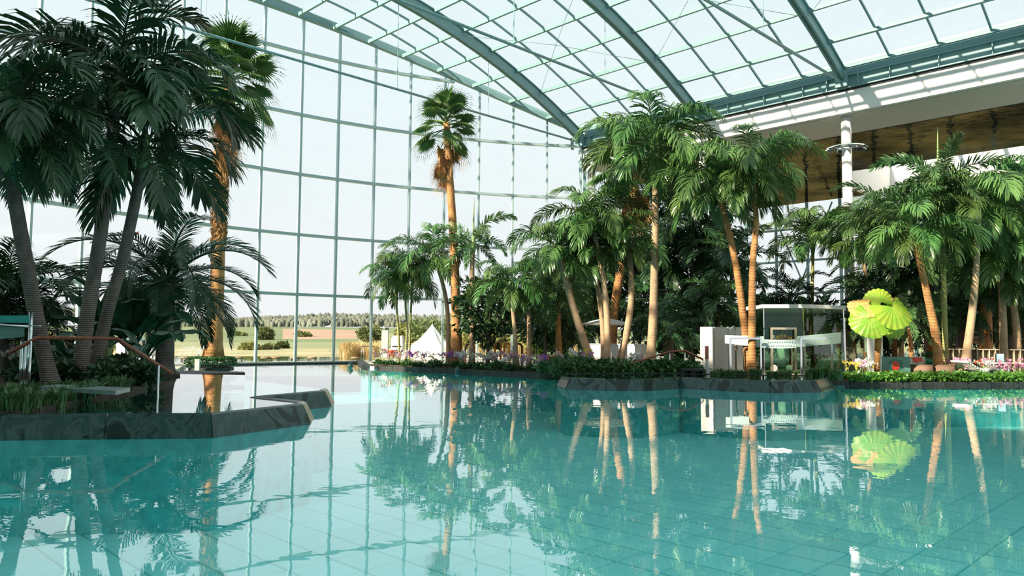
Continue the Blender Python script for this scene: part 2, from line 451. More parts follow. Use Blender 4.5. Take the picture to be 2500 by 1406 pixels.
slab('skylight_cheek', PR, 13.0, 20.0, -11.9, -11.5, 11.4, 14.2, WHITE, wr_)
for k in range(10):
    slab('skylight_bar', PR, 13, 20, -13.5 - 2.6 * k, -13.3 - 2.6 * k, 15.2, 15.5, STEEL, wr_)
# far facade of the side hall
fac = sroot('window_1')
for k in range(18):
    b = .3 - 2.6 * k
    m = MB(); m.bar(PR(22, b, 0), PR(22, b, 12.4), .14, .2); m.build('mullion', STEEL, fac)
for z in (2.6, 5.2, 7.8, 10.4):
    m = MB(); m.bar(PR(22, BMIN, z), PR(22, .3, z), .14, .16); m.build('transom', STEEL, fac)
for k in range(17):
    for z in (0, 2.6, 5.2, 7.8, 10.4):
        m = MB(); b1 = .3 - 2.6 * k - .07; b2 = b1 - 2.46; z2 = min(z + 2.52, 12.4)
        m.add([PR(22, b1, z + .08), PR(22, b2, z + .08), PR(22, b2, z2), PR(22, b1, z2)], [(0, 1, 2, 3)]); m.build('pane', GLASS, fac)
m = MB(); m.bar(PR(21.8, -2, .2), PR(21.8, -7, 12.2), .1, .1); m.bar(PR(21.8, -7, .2), PR(21.8, -2, 12.2), .1, .1)
m.bar(PR(21.8, -12, .2), PR(21.8, -17, 12.2), .1, .1); m.bar(PR(21.8, -17, .2), PR(21.8, -12, 12.2), .1, .1)
m.build('cross_brace', STEEL, fac)
gend = sroot('window_2')
for k in range(9):
    a = .6 + 2.65 * k
    m = MB(); m.bar(PR(a, .25, 0), PR(a, .25, 12.4), .12, .18); m.build('mullion', STEEL, gend)
for z in (3.75, 7.03, 10.37):
    m = MB(); m.bar(PR(.3, .25, z), PR(22, .25, z), .14, .14); m.build('transom', STEEL, gend)
for k in range(8):
    for z1, z2 in zip((.1, 3.75, 7.03, 10.37), (3.75, 7.03, 10.37, 12.4)):
        a = .6 + 2.65 * k + .06
        m = MB(); m.add([PR(a, .25, z1 + .07), PR(a + 2.53, .25, z1 + .07), PR(a + 2.53, .25, z2 - .07), PR(a, .25, z2 - .07)], [(0, 1, 2, 3)]); m.build('pane', GLASS, gend)
m = MB(); m.tube([PR(.5, .1, 5.), PR(-.1, .1, 12.6)], .05, 6); m.build('cross_brace', STEEL, gend)
# left hand building: closed block whose roof edge shades the near bank
wlft = sroot('wall_left')
slab('soffit', PL, .35, 5.0, BMIN, .3, 12.45, 12.7, SOFFIT, wlft)
slab('roof_slab', PL, .7, 6.0, BMIN, .3, 13.3, 14.2, WHITE, wlft)
slab('side_wall', PL, 5.0, 5.4, BMIN, .3, 0, 13.3, WHITE, wlft)

# round columns
def column(px, b, lab, spots):
    p = PR(.75, b, 0)
    t = thing('column', lab, 'column', (p.x, p.y, .2))
    m = MB(); m.lathe([(.26, 0), (.26, .05), (.235, .06), (.235, 12.24)], 24, (p.x, p.y, .2)); m.build('shaft', WHITE, t, True, ).location = (-p.x, -p.y, -.2)
    if spots:
        m = MB()
        m.lathe([(.245, 0), (.30, 0), (.30, .08), (.245, .08)], 20, (0, 0, 0)); co = m.build('collar', STEELL, t); co.location = (0, 0, 10.75)
        for k in range(6):
            an = 2 * math.pi * k / 6 + .3
            m = MB(); d = Vector((math.cos(an), math.sin(an), 0))
            m.bar(d * .28, d * .5, .05, .04); 
            q = [d * .45 + Vector((-d.y, d.x, 0)) * w + Vector((0, 0, z)) for w in (-.28, .28) for z in (.02,)]
            sd_ = Vector((-d.y, d.x, 0)) * .3
            c0 = d * .5; c1 = d * .92 + Vector((0, 0, -.12))
            m.hexa([c0 - sd_, c0 + sd_, c1 + sd_, c1 - sd_, c0 - sd_ + Vector((0, 0, .05)), c0 + sd_ + Vector((0, 0, .05)), c1 + sd_ + Vector((0, 0, .05)), c1 - sd_ + Vector((0, 0, .05))])
            for j in range(3):
                f = .2 + .3 * j; cc = c0.lerp(c1, f) + Vector((0, 0, -.02)); m.bar(cc - sd_ * .85, cc + sd_ * .85, .06, .04, mi=1)
            o = m.build('spotlight', [STEELL, DARKM], co); o.location = (0, 0, .03)
    return t
column(2078, -16.3, 'white round column with a ring of floodlight panels near its top', True)
column(1713, -8.3, 'white round column rising behind the right-hand pair of leaning palms', False)
column(1430, -.2, 'white round column at the far corner of the glass wall', False)

# ------------------------------------------------------------------ ground, pool, basins
def gp(pts, z=0.): return [tuple(onz(x, y, z))[:2] for x, y in pts]
# pool floor: grout bed with raised tiles
fl = sroot('floor')
bed = []
m = MB(); m.add([(-60, -12, -1.36), (40, -12, -1.36), (40, 60, -1.36), (-60, 60, -1.36)], [(0, 1, 2, 3)]); m.build('grout_bed', GROUT, fl)
TS = .62
tm = MB(); tm.hexa([(-.297, -.297, 0), (.297, -.297, 0), (.297, .297, 0), (-.297, .297, 0), (-.29, -.29, .02), (.29, -.29, .02), (.29, .29, .02), (-.29, .29, .02)])
tme = tm.mesh('tile', TILE)
cells = []
for i in range(-80, 80):
    for j in range(-80, 80):
        p = U * (i * TS) + V * (j * TS)
        if p.y < 3 or p.y > 47 or abs(p.x) > .75 * p.y + 2: continue
        cells.append((p.length, p.x, p.y))
cells.sort()
near = [c for c in cells if c[2] > 5.0 and abs(c[1]) < .68 * c[2] + .4][:300]
ns = set(near)
for _, x, y in near: put('tile', tme, fl, (x, y, -1.36), (0, 0, R(45)))
m = MB(); rt = Matrix.Rotation(R(45), 3, 'Z')
for c in cells:
    if c in ns: continue
    _, x, y = c
    vs = [rt @ Vector(v) + Vector((x, y, -1.36)) for v in tm.v]
    m.add(vs, [(4, 5, 6, 7), (0, 1, 5, 4), (1, 2, 6, 5), (2, 3, 7, 6), (3, 0, 4, 7)])
m.build('tile', TILE, fl)['kind'] = 'stuff'
# water surface of the main pool
WBANK = [(888, 897), (905, 899), (1000, 902), (1100, 906), (1250, 914), (1380, 921), (1480, 927), (1700, 931), (1900, 936), (2020, 940), (2200, 941), (2500, 941), (2900, 941)]
wp = [tuple(arcpt(22 - i * 1.8, 0, -.35))[:2] for i in range(20)] + [tuple(onz(x, y, 0))[:2] for x, y in WBANK] + [(20, -6), (-6, -6), (-18, 12)]
m = MB(); m.add([(x, y, 0) for x, y in wp], [list(range(len(wp)))])
ow = m.build('pool_water', WATER); tag(ow, 'turquoise water of the large indoor swimming pool', 'water', kind='stuff')

def ribbon_wall(name, pts, z0, z1, mt, root):
    m = MB()
    for p, q in zip(pts, pts[1:]): m.add([(p[0], p[1], z0), (q[0], q[1], z0), (q[0], q[1], z1), (p[0], p[1], z1)], [(0, 1, 2, 3)])
    return m.build(name, mt, root)

def offset(poly, d):
    out = []
    for i, p in enumerate(poly):
        a = Vector(poly[max(i - 1, 0)]); b = Vector(poly[min(i + 1, len(poly) - 1)])
        t = (b - a).normalized(); nrm = Vector((-t.y, t.x)); out.append((p[0] + nrm.x * d, p[1] + nrm.y * d))
    return out
def resample(pts, step):
    pts = [Vector(p) for p in pts]; out = [pts[0]]; acc = 0
    for p, q in zip(pts, pts[1:]):
        L = (q - p).length; s = step - acc
        while s < L: out.append(p.lerp(q, s / L)); s += step
        acc = L - (s - step)
    out.append(pts[-1]); return out
# right bank
BANK_PX = [(888, 897), (905, 899), (1000, 902), (1100, 906), (1250, 914), (1380, 921), (1480, 927), (1700, 931), (1900, 936), (2020, 940), (2200, 941), (2500, 941), (2900, 941)]
bank = gp(BANK_PX)
endl = arcpt(-13.5, 0); 
bankpoly = [(endl.x - .2, endl.y + .5)] + bank + [(60, 20), (60, 75), (-2, 60)]
fb = sroot('floor')
m = MB(); m.prism([bankpoly[i] for i in range(len(bankpoly))], -1.5, .10); m.build('bank', PAVE, fb)
ribbon_wall('pool_wall', offset([bankpoly[0]] + bank, -.05), -1.4, -.0, POOLW, fb)
# planting strip
def strip(pts, w, z0, z1, mt, name, root):
    m = MB(); o = offset(pts, w)
    m.prism(list(pts) + o[::-1], z0, z1); return m.build(name, mt, root)
strip(offset(bank, .35), 2.2, .06, .16, SOIL, 'planting_bed', fb)
def kerb(pts, z1, mt, root, w=.32, step=.8, z0=-.12, gap=.02):
    pp = resample(pts, step)
    for p, q in zip(pp, pp[1:]):
        d = (q - p); L = d.length
        if L < .1: continue
        c = (p + q) / 2; nrm = Vector((-d.y, d.x)).normalized() * w / 2
        m = MB(); m.box((0, 0, 0), (L - gap, w, z1 - z0)); o = m.build('kerb_stone', mt, root)
        o.location = (c.x + nrm.x, c.y + nrm.y, (z1 + z0) / 2); o.rotation_euler = (0, 0, math.atan2(d.y, d.x))
kr = sroot('trim_3')
kerb(offset(bank, -.06), .115, KERB, kr, w=.40)
kerb(offset([bankpoly[0], bank[0]], -.06), .115, KERB, kr, w=.40)

# raised basins with sloping marble overflow rims
def rim(name, pts, zt, zb, mt, root, step=1.3, out=.10, w=.14, mats=None):
    """pts run with the outside on the right-hand side"""
    pts = [Vector(p) for p in pts]
    n = len(pts)
    nr = []
    for i in range(n):
        t = (pts[min(i + 1, n - 1)] - pts[max(i - 1, 0)]).normalized(); nr.append(Vector((t.y, -t.x)))
    for i in range(n - 1):
        L = (pts[i + 1] - pts[i]).length; k = max(1, round(L / step))
        for j in range(k):
            f0, f1 = (j + .006) / k, (j + 1 - .006) / k
            P = [pts[i].lerp(pts[i + 1], f) for f in (f0, f1)]
            N = [nr[i].lerp(nr[i + 1], f) for f in (f0, f1)]
            m = MB()
            prof = [(-w, zb), (-w, zt - .02), (-w * .3, zt + .005), (w * .15, zt - .02), (w * .45, zt - .09), (out + w * .6, zb), (out + w * .5, zb - .03)]
            o0 = len(m.v)
            for q in range(2):
                for d, z in prof: m.v.append((P[q].x + N[q].x * d, P[q].y + N[q].y * d, z))
            kk = len(prof)
            for a in range(kk - 1): m.f.append([a, a + 1, kk + a + 1, kk + a]); m.m.append(0)
            m.f.append(list(range(kk))[::-1]); m.f.append(list(range(kk, 2 * kk))); m.m += [0, 0]
            c = (P[0] + P[1]) / 2
            o = m.build('rim_slab', mats[i] if mats else mt, root, True, (c.x, c.y, zt))
            o.data.shade_flat()
ZB = .30
# near left basin
LB = [(-700, 1012), (0, 1012), (515, 1009), (738, 985), (745, 979), (628, 967), (792, 953), (798, 948), (600, 925), (597, 913)]
lb = gp(LB, ZB)
lbr = sroot('trim_4')
# outside is towards the camera (right-hand side when running left to right)
rim('rim', lb[:8], ZB, -.02, MARBLE, lbr, 1.5, mats=[MARBLE, MARBLE, MARBLE, SAND, MARBLE, MARBLE, SAND, MARBLE, MARBLE])
ribbon_wall('basin_wall', offset(lb, -.175), -1.36, -.03, POOLW, lbr)
lpoly = lb + gp([(340, 910), (0, 905), (-250, 915), (-450, 950)], ZB)
m = MB(); m.prism(lpoly, ZB - .03, ZB - .0295); m.v = [v for v in m.v]
m = MB(); m.add([(x, y, ZB - .025) for x, y in lpoly], [list(range(len(lpoly)))]); bw = m.build('basin_water', WATERB); tag(bw, 'still water of the raised basin behind the dark marble rim on the left', 'water', kind='stuff')
m = MB(); m.add([(x, y, -.55) for x, y in lpoly], [list(range(len(lpoly)))]); m.build('basin_floor', POOLW, fl)
# right basin
RB = [(1372, 917), (1392, 922), (1480, 924), (1572, 925), (1645, 921), (1662, 920), (1740, 924), (1880, 929), (1990, 928), (2022, 921)]
rb = gp(RB, ZB); rbr = sroot('trim_5')
rim('rim', rb, ZB, -.02, MARBLE, rbr, 1.3)
ribbon_wall('basin_wall', offset(rb, -.175), -1.36, -.03, POOLW, rbr)
rpoly = rb + gp([(2015, 915), (1800, 913), (1600, 909), (1385, 909)], ZB)
m = MB(); m.add([(x, y, ZB - .025) for x, y in rpoly], [list(range(len(rpoly)))]); bw = m.build('basin_water', WATERB); tag(bw, 'shallow water in the raised marble basin below the glass pavilion', 'water', kind='stuff')
m = MB(); m.add([(x, y, .12) for x, y in rpoly], [list(range(len(rpoly)))]); m.build('basin_floor', MARBLE, fl)
kerb(gp([(1385, 911), (1600, 910), (1800, 914), (2020, 916)], ZB), .29, KERB, kr, w=.2, z0=.05)
# left bank (terrace behind the palms)
LP = gp([(-700, 1012), (40, 1009), (130, 995), (215, 975), (310, 962), (352, 950), (330, 938), (400, 921), (440, 917), (430, 905), (0, 897), (-700, 897)], ZB)
m = MB(); m.prism(LP, -.5, ZB + .03); m.build('planting_bed', SOIL, fl)
m = MB(); m.prism(gp([(-700, 906), (425, 906), (455, 890), (-700, 890)], .1), -1.4, .12); m.build('terrace', PAVE, fl)
def slabthing(name, label, cat, poly, z, th, mt):
    m = MB(); c = (sum(p[0] for p in poly) / len(poly), sum(p[1] for p in poly) / len(poly), z - th)
    m.prism(poly, z - th, z); o = m.build(name, mt, None, False, c); return tag(o, label, cat)
slabthing('stepping_slab', 'flat grey stone slab bridging the bed under the leaning palms', 'slab', gp([(95, 943), (140, 938), (318, 946), (282, 954)], .52), .52, .07, mat('grey_slab', (.22, .29, .28), rough=.3, var=.2))
slabthing('overflow_weir', 'thin dark stone weir slab stretching into the pool near the hedge island', 'slab', gp([(345, 916), (598, 911), (596, 908), (470, 905), (345, 908)], .26), .27, .10, KERB)
slabthing('overflow_weir', 'long dark edge slab in front of the thin weir on the left', 'slab', gp([(345, 925), (520, 917), (525, 914), (345, 917)], .12), .16, .12, KERB)

# ------------------------------------------------------------------ plant templates
def frond(name, e0, e1, n, ll, lw, droop, mt, vee=15, plume=0, t0=.16, sweep=(30, 68), seed=0, curl=0., rw=.013, bendp=1.3):
    rnd = random.Random(seed); K = 14; pts = [Vector((0, 0, 0))]; tang = []
    for k in range(K):
        t = (k + .5) / K; a = R(e0 + (e1 - e0) * t ** bendp)
        d = Vector((math.cos(a), math.sin(curl * t) * .3, math.sin(a))).normalized(); tang.append(d); pts.append(pts[-1] + d / K)
    m = MB(); m.tube(pts, [rw * (1 - .85 * i / K) for i in range(K + 1)], 3, False, 0)
    for i in range(n):
        t = t0 + (1 - t0) * (i + .5) / n; f = t * K; k = min(int(f), K - 1); p = pts[k].lerp(pts[k + 1], f - k); T = tang[k]
        S = Vector((0, 1, 0)); N = S.cross(T) * -1
        if N.z < 0 and abs(T.z) < .99: N = -N
        L = ll * (math.sin(math.pi * (.18 + .74 * (t - t0) / (1 - t0))) ** .7) * rnd.uniform(.88, 1.08)
        for sgn in (-1, 1):
            v = R(vee + (rnd.uniform(-plume, plume) if plume else rnd.uniform(-8, 8)))
            sw = R(sweep[0] + (sweep[1] - sweep[0]) * ((t - t0) / (1 - t0)) ** 1.5 + rnd.uniform(-5, 5))
            D = (S * sgn * math.cos(v) * math.cos(sw) + N * math.sin(v) * math.cos(sw) + T * math.sin(sw)).normalized()
            wv = (T - D * T.dot(D))
            if wv.length < .1: wv = N.copy()
            wv = wv.normalized() * lw * .5 * (1 if not plume else rnd.uniform(.8, 1.1))
            D2 = (D + Vector((0, 0, -droop * .7))).normalized(); D3 = (D + Vector((0, 0, -droop * 1.9))).normalized()
            p1 = p + D * L * .35; p2 = p1 + D2 * L * .35; p3 = p2 + D3 * L * .3
            m.add([p - wv * .3, p + wv * .3, p1 - wv, p1 + wv, p2 - wv * .8, p2 + wv * .8, p3], [(0, 1, 3, 2), (2, 3, 5, 4), (4, 5, 6)], 0)
    return m.mesh(name, mt)
def fan(name, e0, mt, r=.5, pet=.5, nseg=34, spread=150, tilt=-10, droop=.5, seed=0, ragged=0.):
    rnd = random.Random(seed); m = MB()
    a = R(e0); d = Vector((math.cos(a), 0, math.sin(a))); q = []
    for k in range(6):
        t = k / 5; q.append(d * (pet * t) + Vector((0, 0, -.10 * pet * t * t)))
    m.tube(q, [.018 * (1 - .4 * k / 5) for k in range(6)], 3, False)
    c = q[-1]; at = R(e0 + tilt); T = Vector((math.cos(at), 0, math.sin(at))); S = Vector((0, 1, 0)); N = T.cross(S) * -1
    if N.z < 0: N = -N
    def pt(ph, rad, lift=0., dr=0.):
        D = T * math.cos(ph) + S * math.sin(ph)
        return c + D * rad + N * (lift - .10 * rad * abs(math.sin(ph))) + Vector((0, 0, -dr))
    for i in range(nseg):
        p0 = R(-spread + 2 * spread * i / nseg); p1 = R(-spread + 2 * spread * (i + 1) / nseg); pm = (p0 + p1) / 2
        rr = r * (1 - .25 * abs(pm / R(spread)) ** 2) * (1 - rnd.uniform(0, ragged))
        rm = rr * .45; dr = droop * rr * rnd.uniform(.3, .65)
        A = pt(p0, rm, 0, .06 * droop * rr); B = pt(p1, rm, 0, .06 * droop * rr); Cc = pt(pm, rm, .025 * r / .5, .06 * droop * rr); Tm = pt(pm + R(rnd.uniform(-2, 2)), rr, 0, dr)
        k = pt(pm, rr * .74, .01, dr * .4)
        m.add([c, A, Cc, B, k, Tm], [(0, 1, 2), (0, 2, 3), (1, 4, 2), (2, 4, 3), (1, 5, 4), (4, 5, 3)] if False else [(0, 1, 2), (0, 2, 3), (1, 4, 2), (2, 4, 3)])
        w = (B - A) * .22
        m.add([k - w, k + w, Tm], [(0, 1, 2)])
    return m.mesh(name, mt)
EL = [84, 68, 52, 36, 20, 4, -18, -42]
def fset(pref, mt, e_drop, **kw): return [frond(pref, e, max(e - e_drop, -86), seed=i * 7 + 1, mt=mt, **kw) for i, e in enumerate(EL)]
SETS = {
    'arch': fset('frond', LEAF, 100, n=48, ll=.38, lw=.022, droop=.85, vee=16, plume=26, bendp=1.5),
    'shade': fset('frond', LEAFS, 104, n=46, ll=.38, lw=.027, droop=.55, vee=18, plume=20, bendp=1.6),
    'feather': fset('frond', LEAFS, 104, n=60, ll=.23, lw=.013, droop=.22, vee=18, rw=.016),
    'fox': fset('frond', LEAFF, 92, n=72, ll=.19, lw=.020, droop=.25, vee=5, plume=75, t0=.1),
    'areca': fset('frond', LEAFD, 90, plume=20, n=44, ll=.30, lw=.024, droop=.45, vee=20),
    'arecal': fset('frond', LEAFF, 90, plume=22, n=44, ll=.30, lw=.024, droop=.5, vee=20),
}
FANS = [fan('fan_leaf', e, FANL, seed=i, tilt=-12 - 10 * (i > 3), droop=.55, ragged=.1) for i, e in enumerate((80, 60, 40, 20, 0, -25))]
FANDEAD = [fan('dead_fan_leaf', e, DEADL, seed=20 + i, r=.42, pet=.32, tilt=-25, droop=.9, spread=120, ragged=.35) for i, e in enumerate((-50, -62, -72))]
def spline(pts, n):
    pts = [Vector(p) for p in pts]
    if len(pts) == 2: return [pts[0].lerp(pts[1], i / n) for i in range(n + 1)]
    P = [pts[0] * 2 - pts[1]] + pts + [pts[-1] * 2 - pts[-2]]; out = []; S = len(pts) - 1
    for i in range(n + 1):
        f = i / n * S; k = min(int(f), S - 1); t = f - k; a, b, c, d = P[k:k + 4]
        out.append(.5 * ((2 * b) + (c - a) * t + (2 * a - 5 * b + 4 * c - d) * t * t + (3 * b - a - 3 * c + d) * t ** 3))
    return out
GZ = .14
def palm(label, px, Y, lpx, r0, r1=None, kind='arch', nf=15, bark=None, group=None, seed=0, shaft=True, gz=GZ, elmin=-36, elmax=84, yaw0=None, name='palm_tree', dy=0., spearpx=0, thin=0):
    """px: pixels along the trunk from foot to crown; all lie about Y metres from the camera"""
    rnd = random.Random(seed * 13 + 5); n = len(px)
    pts = [dep(x, y, Y + dy * i / max(n - 1, 1)) for i, (x, y) in enumerate(px)]
    base = Vector((pts[0].x, pts[0].y, gz))
    if pts[0].z > gz: pts[0] = base
    else: pts[0].z = gz
    t = thing(name, label, 'palm', base, group)
    loc = [p - base for p in pts]; sp = spline(loc, 16); r1 = r1 or r0 * .62
    rr = [r0 * (1.35 if i == 0 else 1.12 if i == 1 else 1) * (1 - i / 16) + r1 * i / 16 for i in range(17)]
    m = MB(); m.tube(sp, rr, 10); put('trunk', m.mesh('trunk', bark or BARK, True), t)
    top = sp[-1]; dirn = (sp[-1] - sp[-3]).normalized()
    L = lpx * Y / F
    if shaft:
        hl = L * .30; m = MB(); q = [top - dirn * hl * .75, top - dirn * hl * .45, top, top + dirn * hl * .35]
        m.tube(q, [r1 * 1.05, r1 * 1.5, r1 * 1.15, r1 * .4], 10); put('crownshaft', m.mesh('crownshaft', SHAFT, True), t)
    ms = SETS[kind]; nf = round(nf * (1.3 if kind == 'arch' else 1.1)); y0 = rnd.uniform(0, 6.28) if yaw0 is None else yaw0
    for i in range(nf):
        f = (i + .5) / nf; el = elmax + (elmin - elmax) * f ** .85 + rnd.uniform(-7, 7)
        k = min(range(len(EL)), key=lambda j: abs(EL[j] - el))
        o = put('frond', ms[k], t, top + Vector((0, 0, -.03 * L * f)), (R(rnd.uniform(-9, 9)), R(EL[k] - el) * .6, y0 + i * 2.39996 + rnd.uniform(-.25, .25)), L * rnd.uniform(.86, 1.1) * (.8 + .3 * math.sin(math.pi * min(f * 1.2 + .15, 1))))
    if spearpx:
        m = MB(); hh = spearpx * Y / F; m.tube([top, top + Vector((0, 0, hh * .5)), top + Vector((.02, 0, hh))], [.05, .04, .006], 5); put('spear_leaf', m.mesh('spear_leaf', SHAFT), t)
    return t
def fanpalm(label, px, Y, lpx, r0, r1, nf, ndead, skirt, bark, group=None, seed=0, gz=GZ, boots=None):
    rnd = random.Random(seed * 17 + 3)
    pts = [dep(x, y, Y) for x, y in px]; base = Vector((pts[0].x, pts[0].y, gz)); pts[0] = base
    t = thing('fan_palm', label, 'palm', base, group); sp = spline([p - base for p in pts], 18)
    rr = [(r0 * (1.55 if i == 0 else 1.2 if i == 1 else 1.05 if i == 2 else 1)) * (1 - i / 18) + r1 * i / 18 for i in range(19)]
    m = MB(); m.tube(sp, rr, 12); put('trunk', m.mesh('trunk', bark, True), t)
    top = sp[-1]; L = lpx * Y / F
    for i in range(nf):
        f = (i + .5) / nf; k = min(5, int(f * 6)); 
        put('fan_leaf', FANS[k], t, top + Vector((0, 0, .12 * L * (1 - 2.2 * f))), (R(rnd.uniform(-15, 15)), R(rnd.uniform(-8, 8)), i * 2.39996 + rnd.uniform(-.3, .3)), L * rnd.uniform(.85, 1.08))
    for i in range(ndead):
        f = i / max(ndead - 1, 1); put('dead_fan_leaf', FANDEAD[i % 3], t, top + Vector((0, 0, -.22 * L - skirt * L * f)), (R(rnd.uniform(-15, 15)), R(rnd.uniform(-6, 10)), i * 2.39996 + rnd.uniform(-.3, .3)), L * rnd.uniform(.75, 1.0))
    if boots:
        m = MB(); f0, f1, nb = boots
        for i in range(nb):
            f = rnd.uniform(f0, f1) * 18; k = min(int(f), 17); p = sp[k].lerp(sp[k + 1], f - k); r = rr[k] * .97; a = rnd.uniform(0, 6.28)
            d = Vector((math.cos(a), math.sin(a), 0)); s = Vector((-d.y, d.x, 0)); w = rnd.uniform(.03, .08); hl = rnd.uniform(.12, .26)
            b = p + d * r; tip = b + d * rnd.uniform(.05, .16) + Vector((0, 0, hl * rnd.choice((-1, 1, 1)))) + s * rnd.uniform(-.08, .08)
            m.add([b - s * w, b + s * w, tip, b + d * .06], [(0, 1, 3), (1, 2, 3), (2, 0, 3)])
        put('leaf_boots', m.mesh('leaf_boots', FIBRE), t)['kind'] = 'stuff'
    return t
def leafcloud(n, rx, ry, rz, s, mt, seed=0, wide=.45, hollow=.55, zmin=None):
    rnd = random.Random(seed); m = MB()
    for i in range(n):
        while True:
            p = Vector((rnd.uniform(-1, 1), rnd.uniform(-1, 1), rnd.uniform(-1, 1)))
            if hollow < p.length < 1: break
        bumpy = 1 + .18 * math.sin(p.x * 7 + seed) * math.sin(p.y * 6 + 1) + .1 * math.sin(p.z * 11)
        c = Vector((p.x * rx, p.y * ry, p.z * rz)) * bumpy
        if zmin is not None and c.z < zmin: c.z = zmin + rnd.uniform(0, .1)
        D = Vector((rnd.uniform(-1, 1) + p.x, rnd.uniform(-1, 1) + p.y, rnd.uniform(-1, .7) + p.z * .5)).normalized()
        Wd = D.cross(Vector((rnd.uniform(-1, 1), rnd.uniform(-1, 1), rnd.uniform(-1, 1)))).normalized(); l = s * rnd.uniform(.7, 1.3); w = l * wide
        mid = c + D * l * .5; N = D.cross(Wd)
        m.add([c, mid + Wd * w * .5 + N * w * .12, c + D * l + N * -w * .15, mid - Wd * w * .5 + N * w * .12], [(0, 1, 2), (0, 2, 3)])
    return m
def shrub(name, label, cat, p, rx, rz, n, s, mt, group=None, stem=None, seed=0, ry=None, wide=.45, lift=None, me=None, hollow=.55):
    p = Vector(p); t = thing(name, label, cat, p, group)
    hgt = lift if lift is not None else rz
    me = me or leafcloud(n, rx, ry or rx, rz, s, mt, seed, wide, hollow).mesh('foliage', mt)
    o = put('foliage', me, t, (0, 0, hgt)); o['kind'] = 'stuff'
    m = MB()
    if stem:
        for q in stem: m.tube(*q)
    else:
        rnd = random.Random(seed)
        for k in range(3): m.tube([(0, 0, -.02), (rnd.uniform(-.3, .3) * rx, rnd.uniform(-.3, .3) * rx, hgt)], [.02, .008], 4)
    put('stem', m.mesh('stem', BARKG), t)
    return t

# ------------------------------------------------------------------ palms
GL, GR, GM = 'palms on the shaded left bank', 'palms on the sunlit right bank', 'slender palms near the bell tent'
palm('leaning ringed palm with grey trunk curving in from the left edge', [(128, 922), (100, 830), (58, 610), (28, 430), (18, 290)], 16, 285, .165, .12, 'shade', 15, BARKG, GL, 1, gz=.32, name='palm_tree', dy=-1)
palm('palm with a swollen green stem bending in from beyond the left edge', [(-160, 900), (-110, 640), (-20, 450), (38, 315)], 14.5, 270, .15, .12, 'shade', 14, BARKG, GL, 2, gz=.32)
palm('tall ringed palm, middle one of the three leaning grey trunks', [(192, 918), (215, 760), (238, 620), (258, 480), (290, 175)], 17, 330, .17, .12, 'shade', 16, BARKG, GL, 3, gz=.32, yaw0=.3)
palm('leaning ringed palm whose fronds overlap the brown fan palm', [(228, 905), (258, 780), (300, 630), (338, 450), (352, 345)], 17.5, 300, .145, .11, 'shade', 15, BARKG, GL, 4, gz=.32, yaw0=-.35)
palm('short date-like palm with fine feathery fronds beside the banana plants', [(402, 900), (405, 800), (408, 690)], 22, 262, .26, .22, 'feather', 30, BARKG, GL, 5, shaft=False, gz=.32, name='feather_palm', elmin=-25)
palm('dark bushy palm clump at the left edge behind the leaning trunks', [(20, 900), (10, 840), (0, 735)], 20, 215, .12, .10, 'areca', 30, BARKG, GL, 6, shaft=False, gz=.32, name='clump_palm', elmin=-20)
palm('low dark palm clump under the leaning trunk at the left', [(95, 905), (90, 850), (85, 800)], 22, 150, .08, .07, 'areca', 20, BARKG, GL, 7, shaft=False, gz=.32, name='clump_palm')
fanpalm('tall fan palm with fibrous orange trunk growing from the round hedge island', [(520, 886), (530, 700), (537, 470), (552, 330), (562, 185)], 33.8, 160, .33, .24, 34, 18, .85, BARKO, 'fan palms', 1, gz=.35, boots=(.36, .72, 700))
fanpalm('fan palm with slim orange trunk standing beside the white bell tent', [(1116, 893), (1112, 720), (1106, 560), (1097, 420), (1090, 300)], 35.5, 108, .235, .15, 26, 12, .8, BARKO, 'fan palms', 2)
fanpalm('fan palm with brown skirt behind the tallest feather palm', [(1490, 890), (1505, 720), (1540, 520), (1552, 400)], 36, 150, .22, .17, 22, 14, .45, BARKO, 'fan palms', 3)
palm('thin green-stemmed palm nearest the glass wall, left of the tent', [(976, 884), (972, 800), (966, 725), (964, 680)], 36.5, 100, .06, .05, 'arch', 11, BARKY, GM, 11)
palm('thin palm with twin-looking stem just left of the tent', [(990, 884), (993, 800), (990, 730), (997, 660)], 37, 105, .055, .05, 'arch', 11, BARKY, GM, 12)
palm('thin palm whose stem crosses the left edge of the tent', [(999, 884), (1002, 780), (1008, 680)], 37.5, 100, .055, .05, 'arch', 10, BARKY, GM, 13)
palm('orange-stemmed palm between the tent and the fan palm', [(1096, 884), (1092, 760), (1080, 690), (1058, 625)], 36, 118, .12, .075, 'arch', 12, BARK, GM, 14)
palm('foxtail palm with bushy plumed fronds right of the slim fan palm', [(1152, 890), (1152, 760), (1153, 640), (1156, 590)], 34.5, 128, .13, .09, 'fox', 9, BARK, GM, 15, name='foxtail_palm', spearpx=110, elmin=-30)
palm('pale-stemmed palm standing right at the pool kerb before the orange pipes', [(1263, 902), (1256, 800), (1248, 720), (1246, 690)], 31.5, 112, .10, .07, 'arch', 12, BARK, GM, 16)
palm('small palm with yellowish trunk right of the orange pipes', [(1291, 896), (1292, 800), (1289, 730)], 33, 95, .11, .08, 'arecal', 13, BARK, GM, 17)
palm('dark drooping palm with red-brown trunk left of the leaning palms', [(1366, 892), (1363, 800), (1361, 700)], 33.5, 135, .15, .10, 'arecal', 20, BARKO, GM, 18, elmin=-35)
palm('palm whose trunk leans left across the parasol', [(1452, 900), (1425, 830), (1398, 745), (1374, 655), (1362, 605)], 29.5, 140, .18, .10, 'arch', 14, BARK, GR, 21)
palm('palm with straight pale trunk, left one of the close pair at the parasol', [(1474, 900), (1472, 800), (1460, 710), (1436, 610)], 29.8, 125, .125, .09, 'arch', 13, BARK, GR, 22)
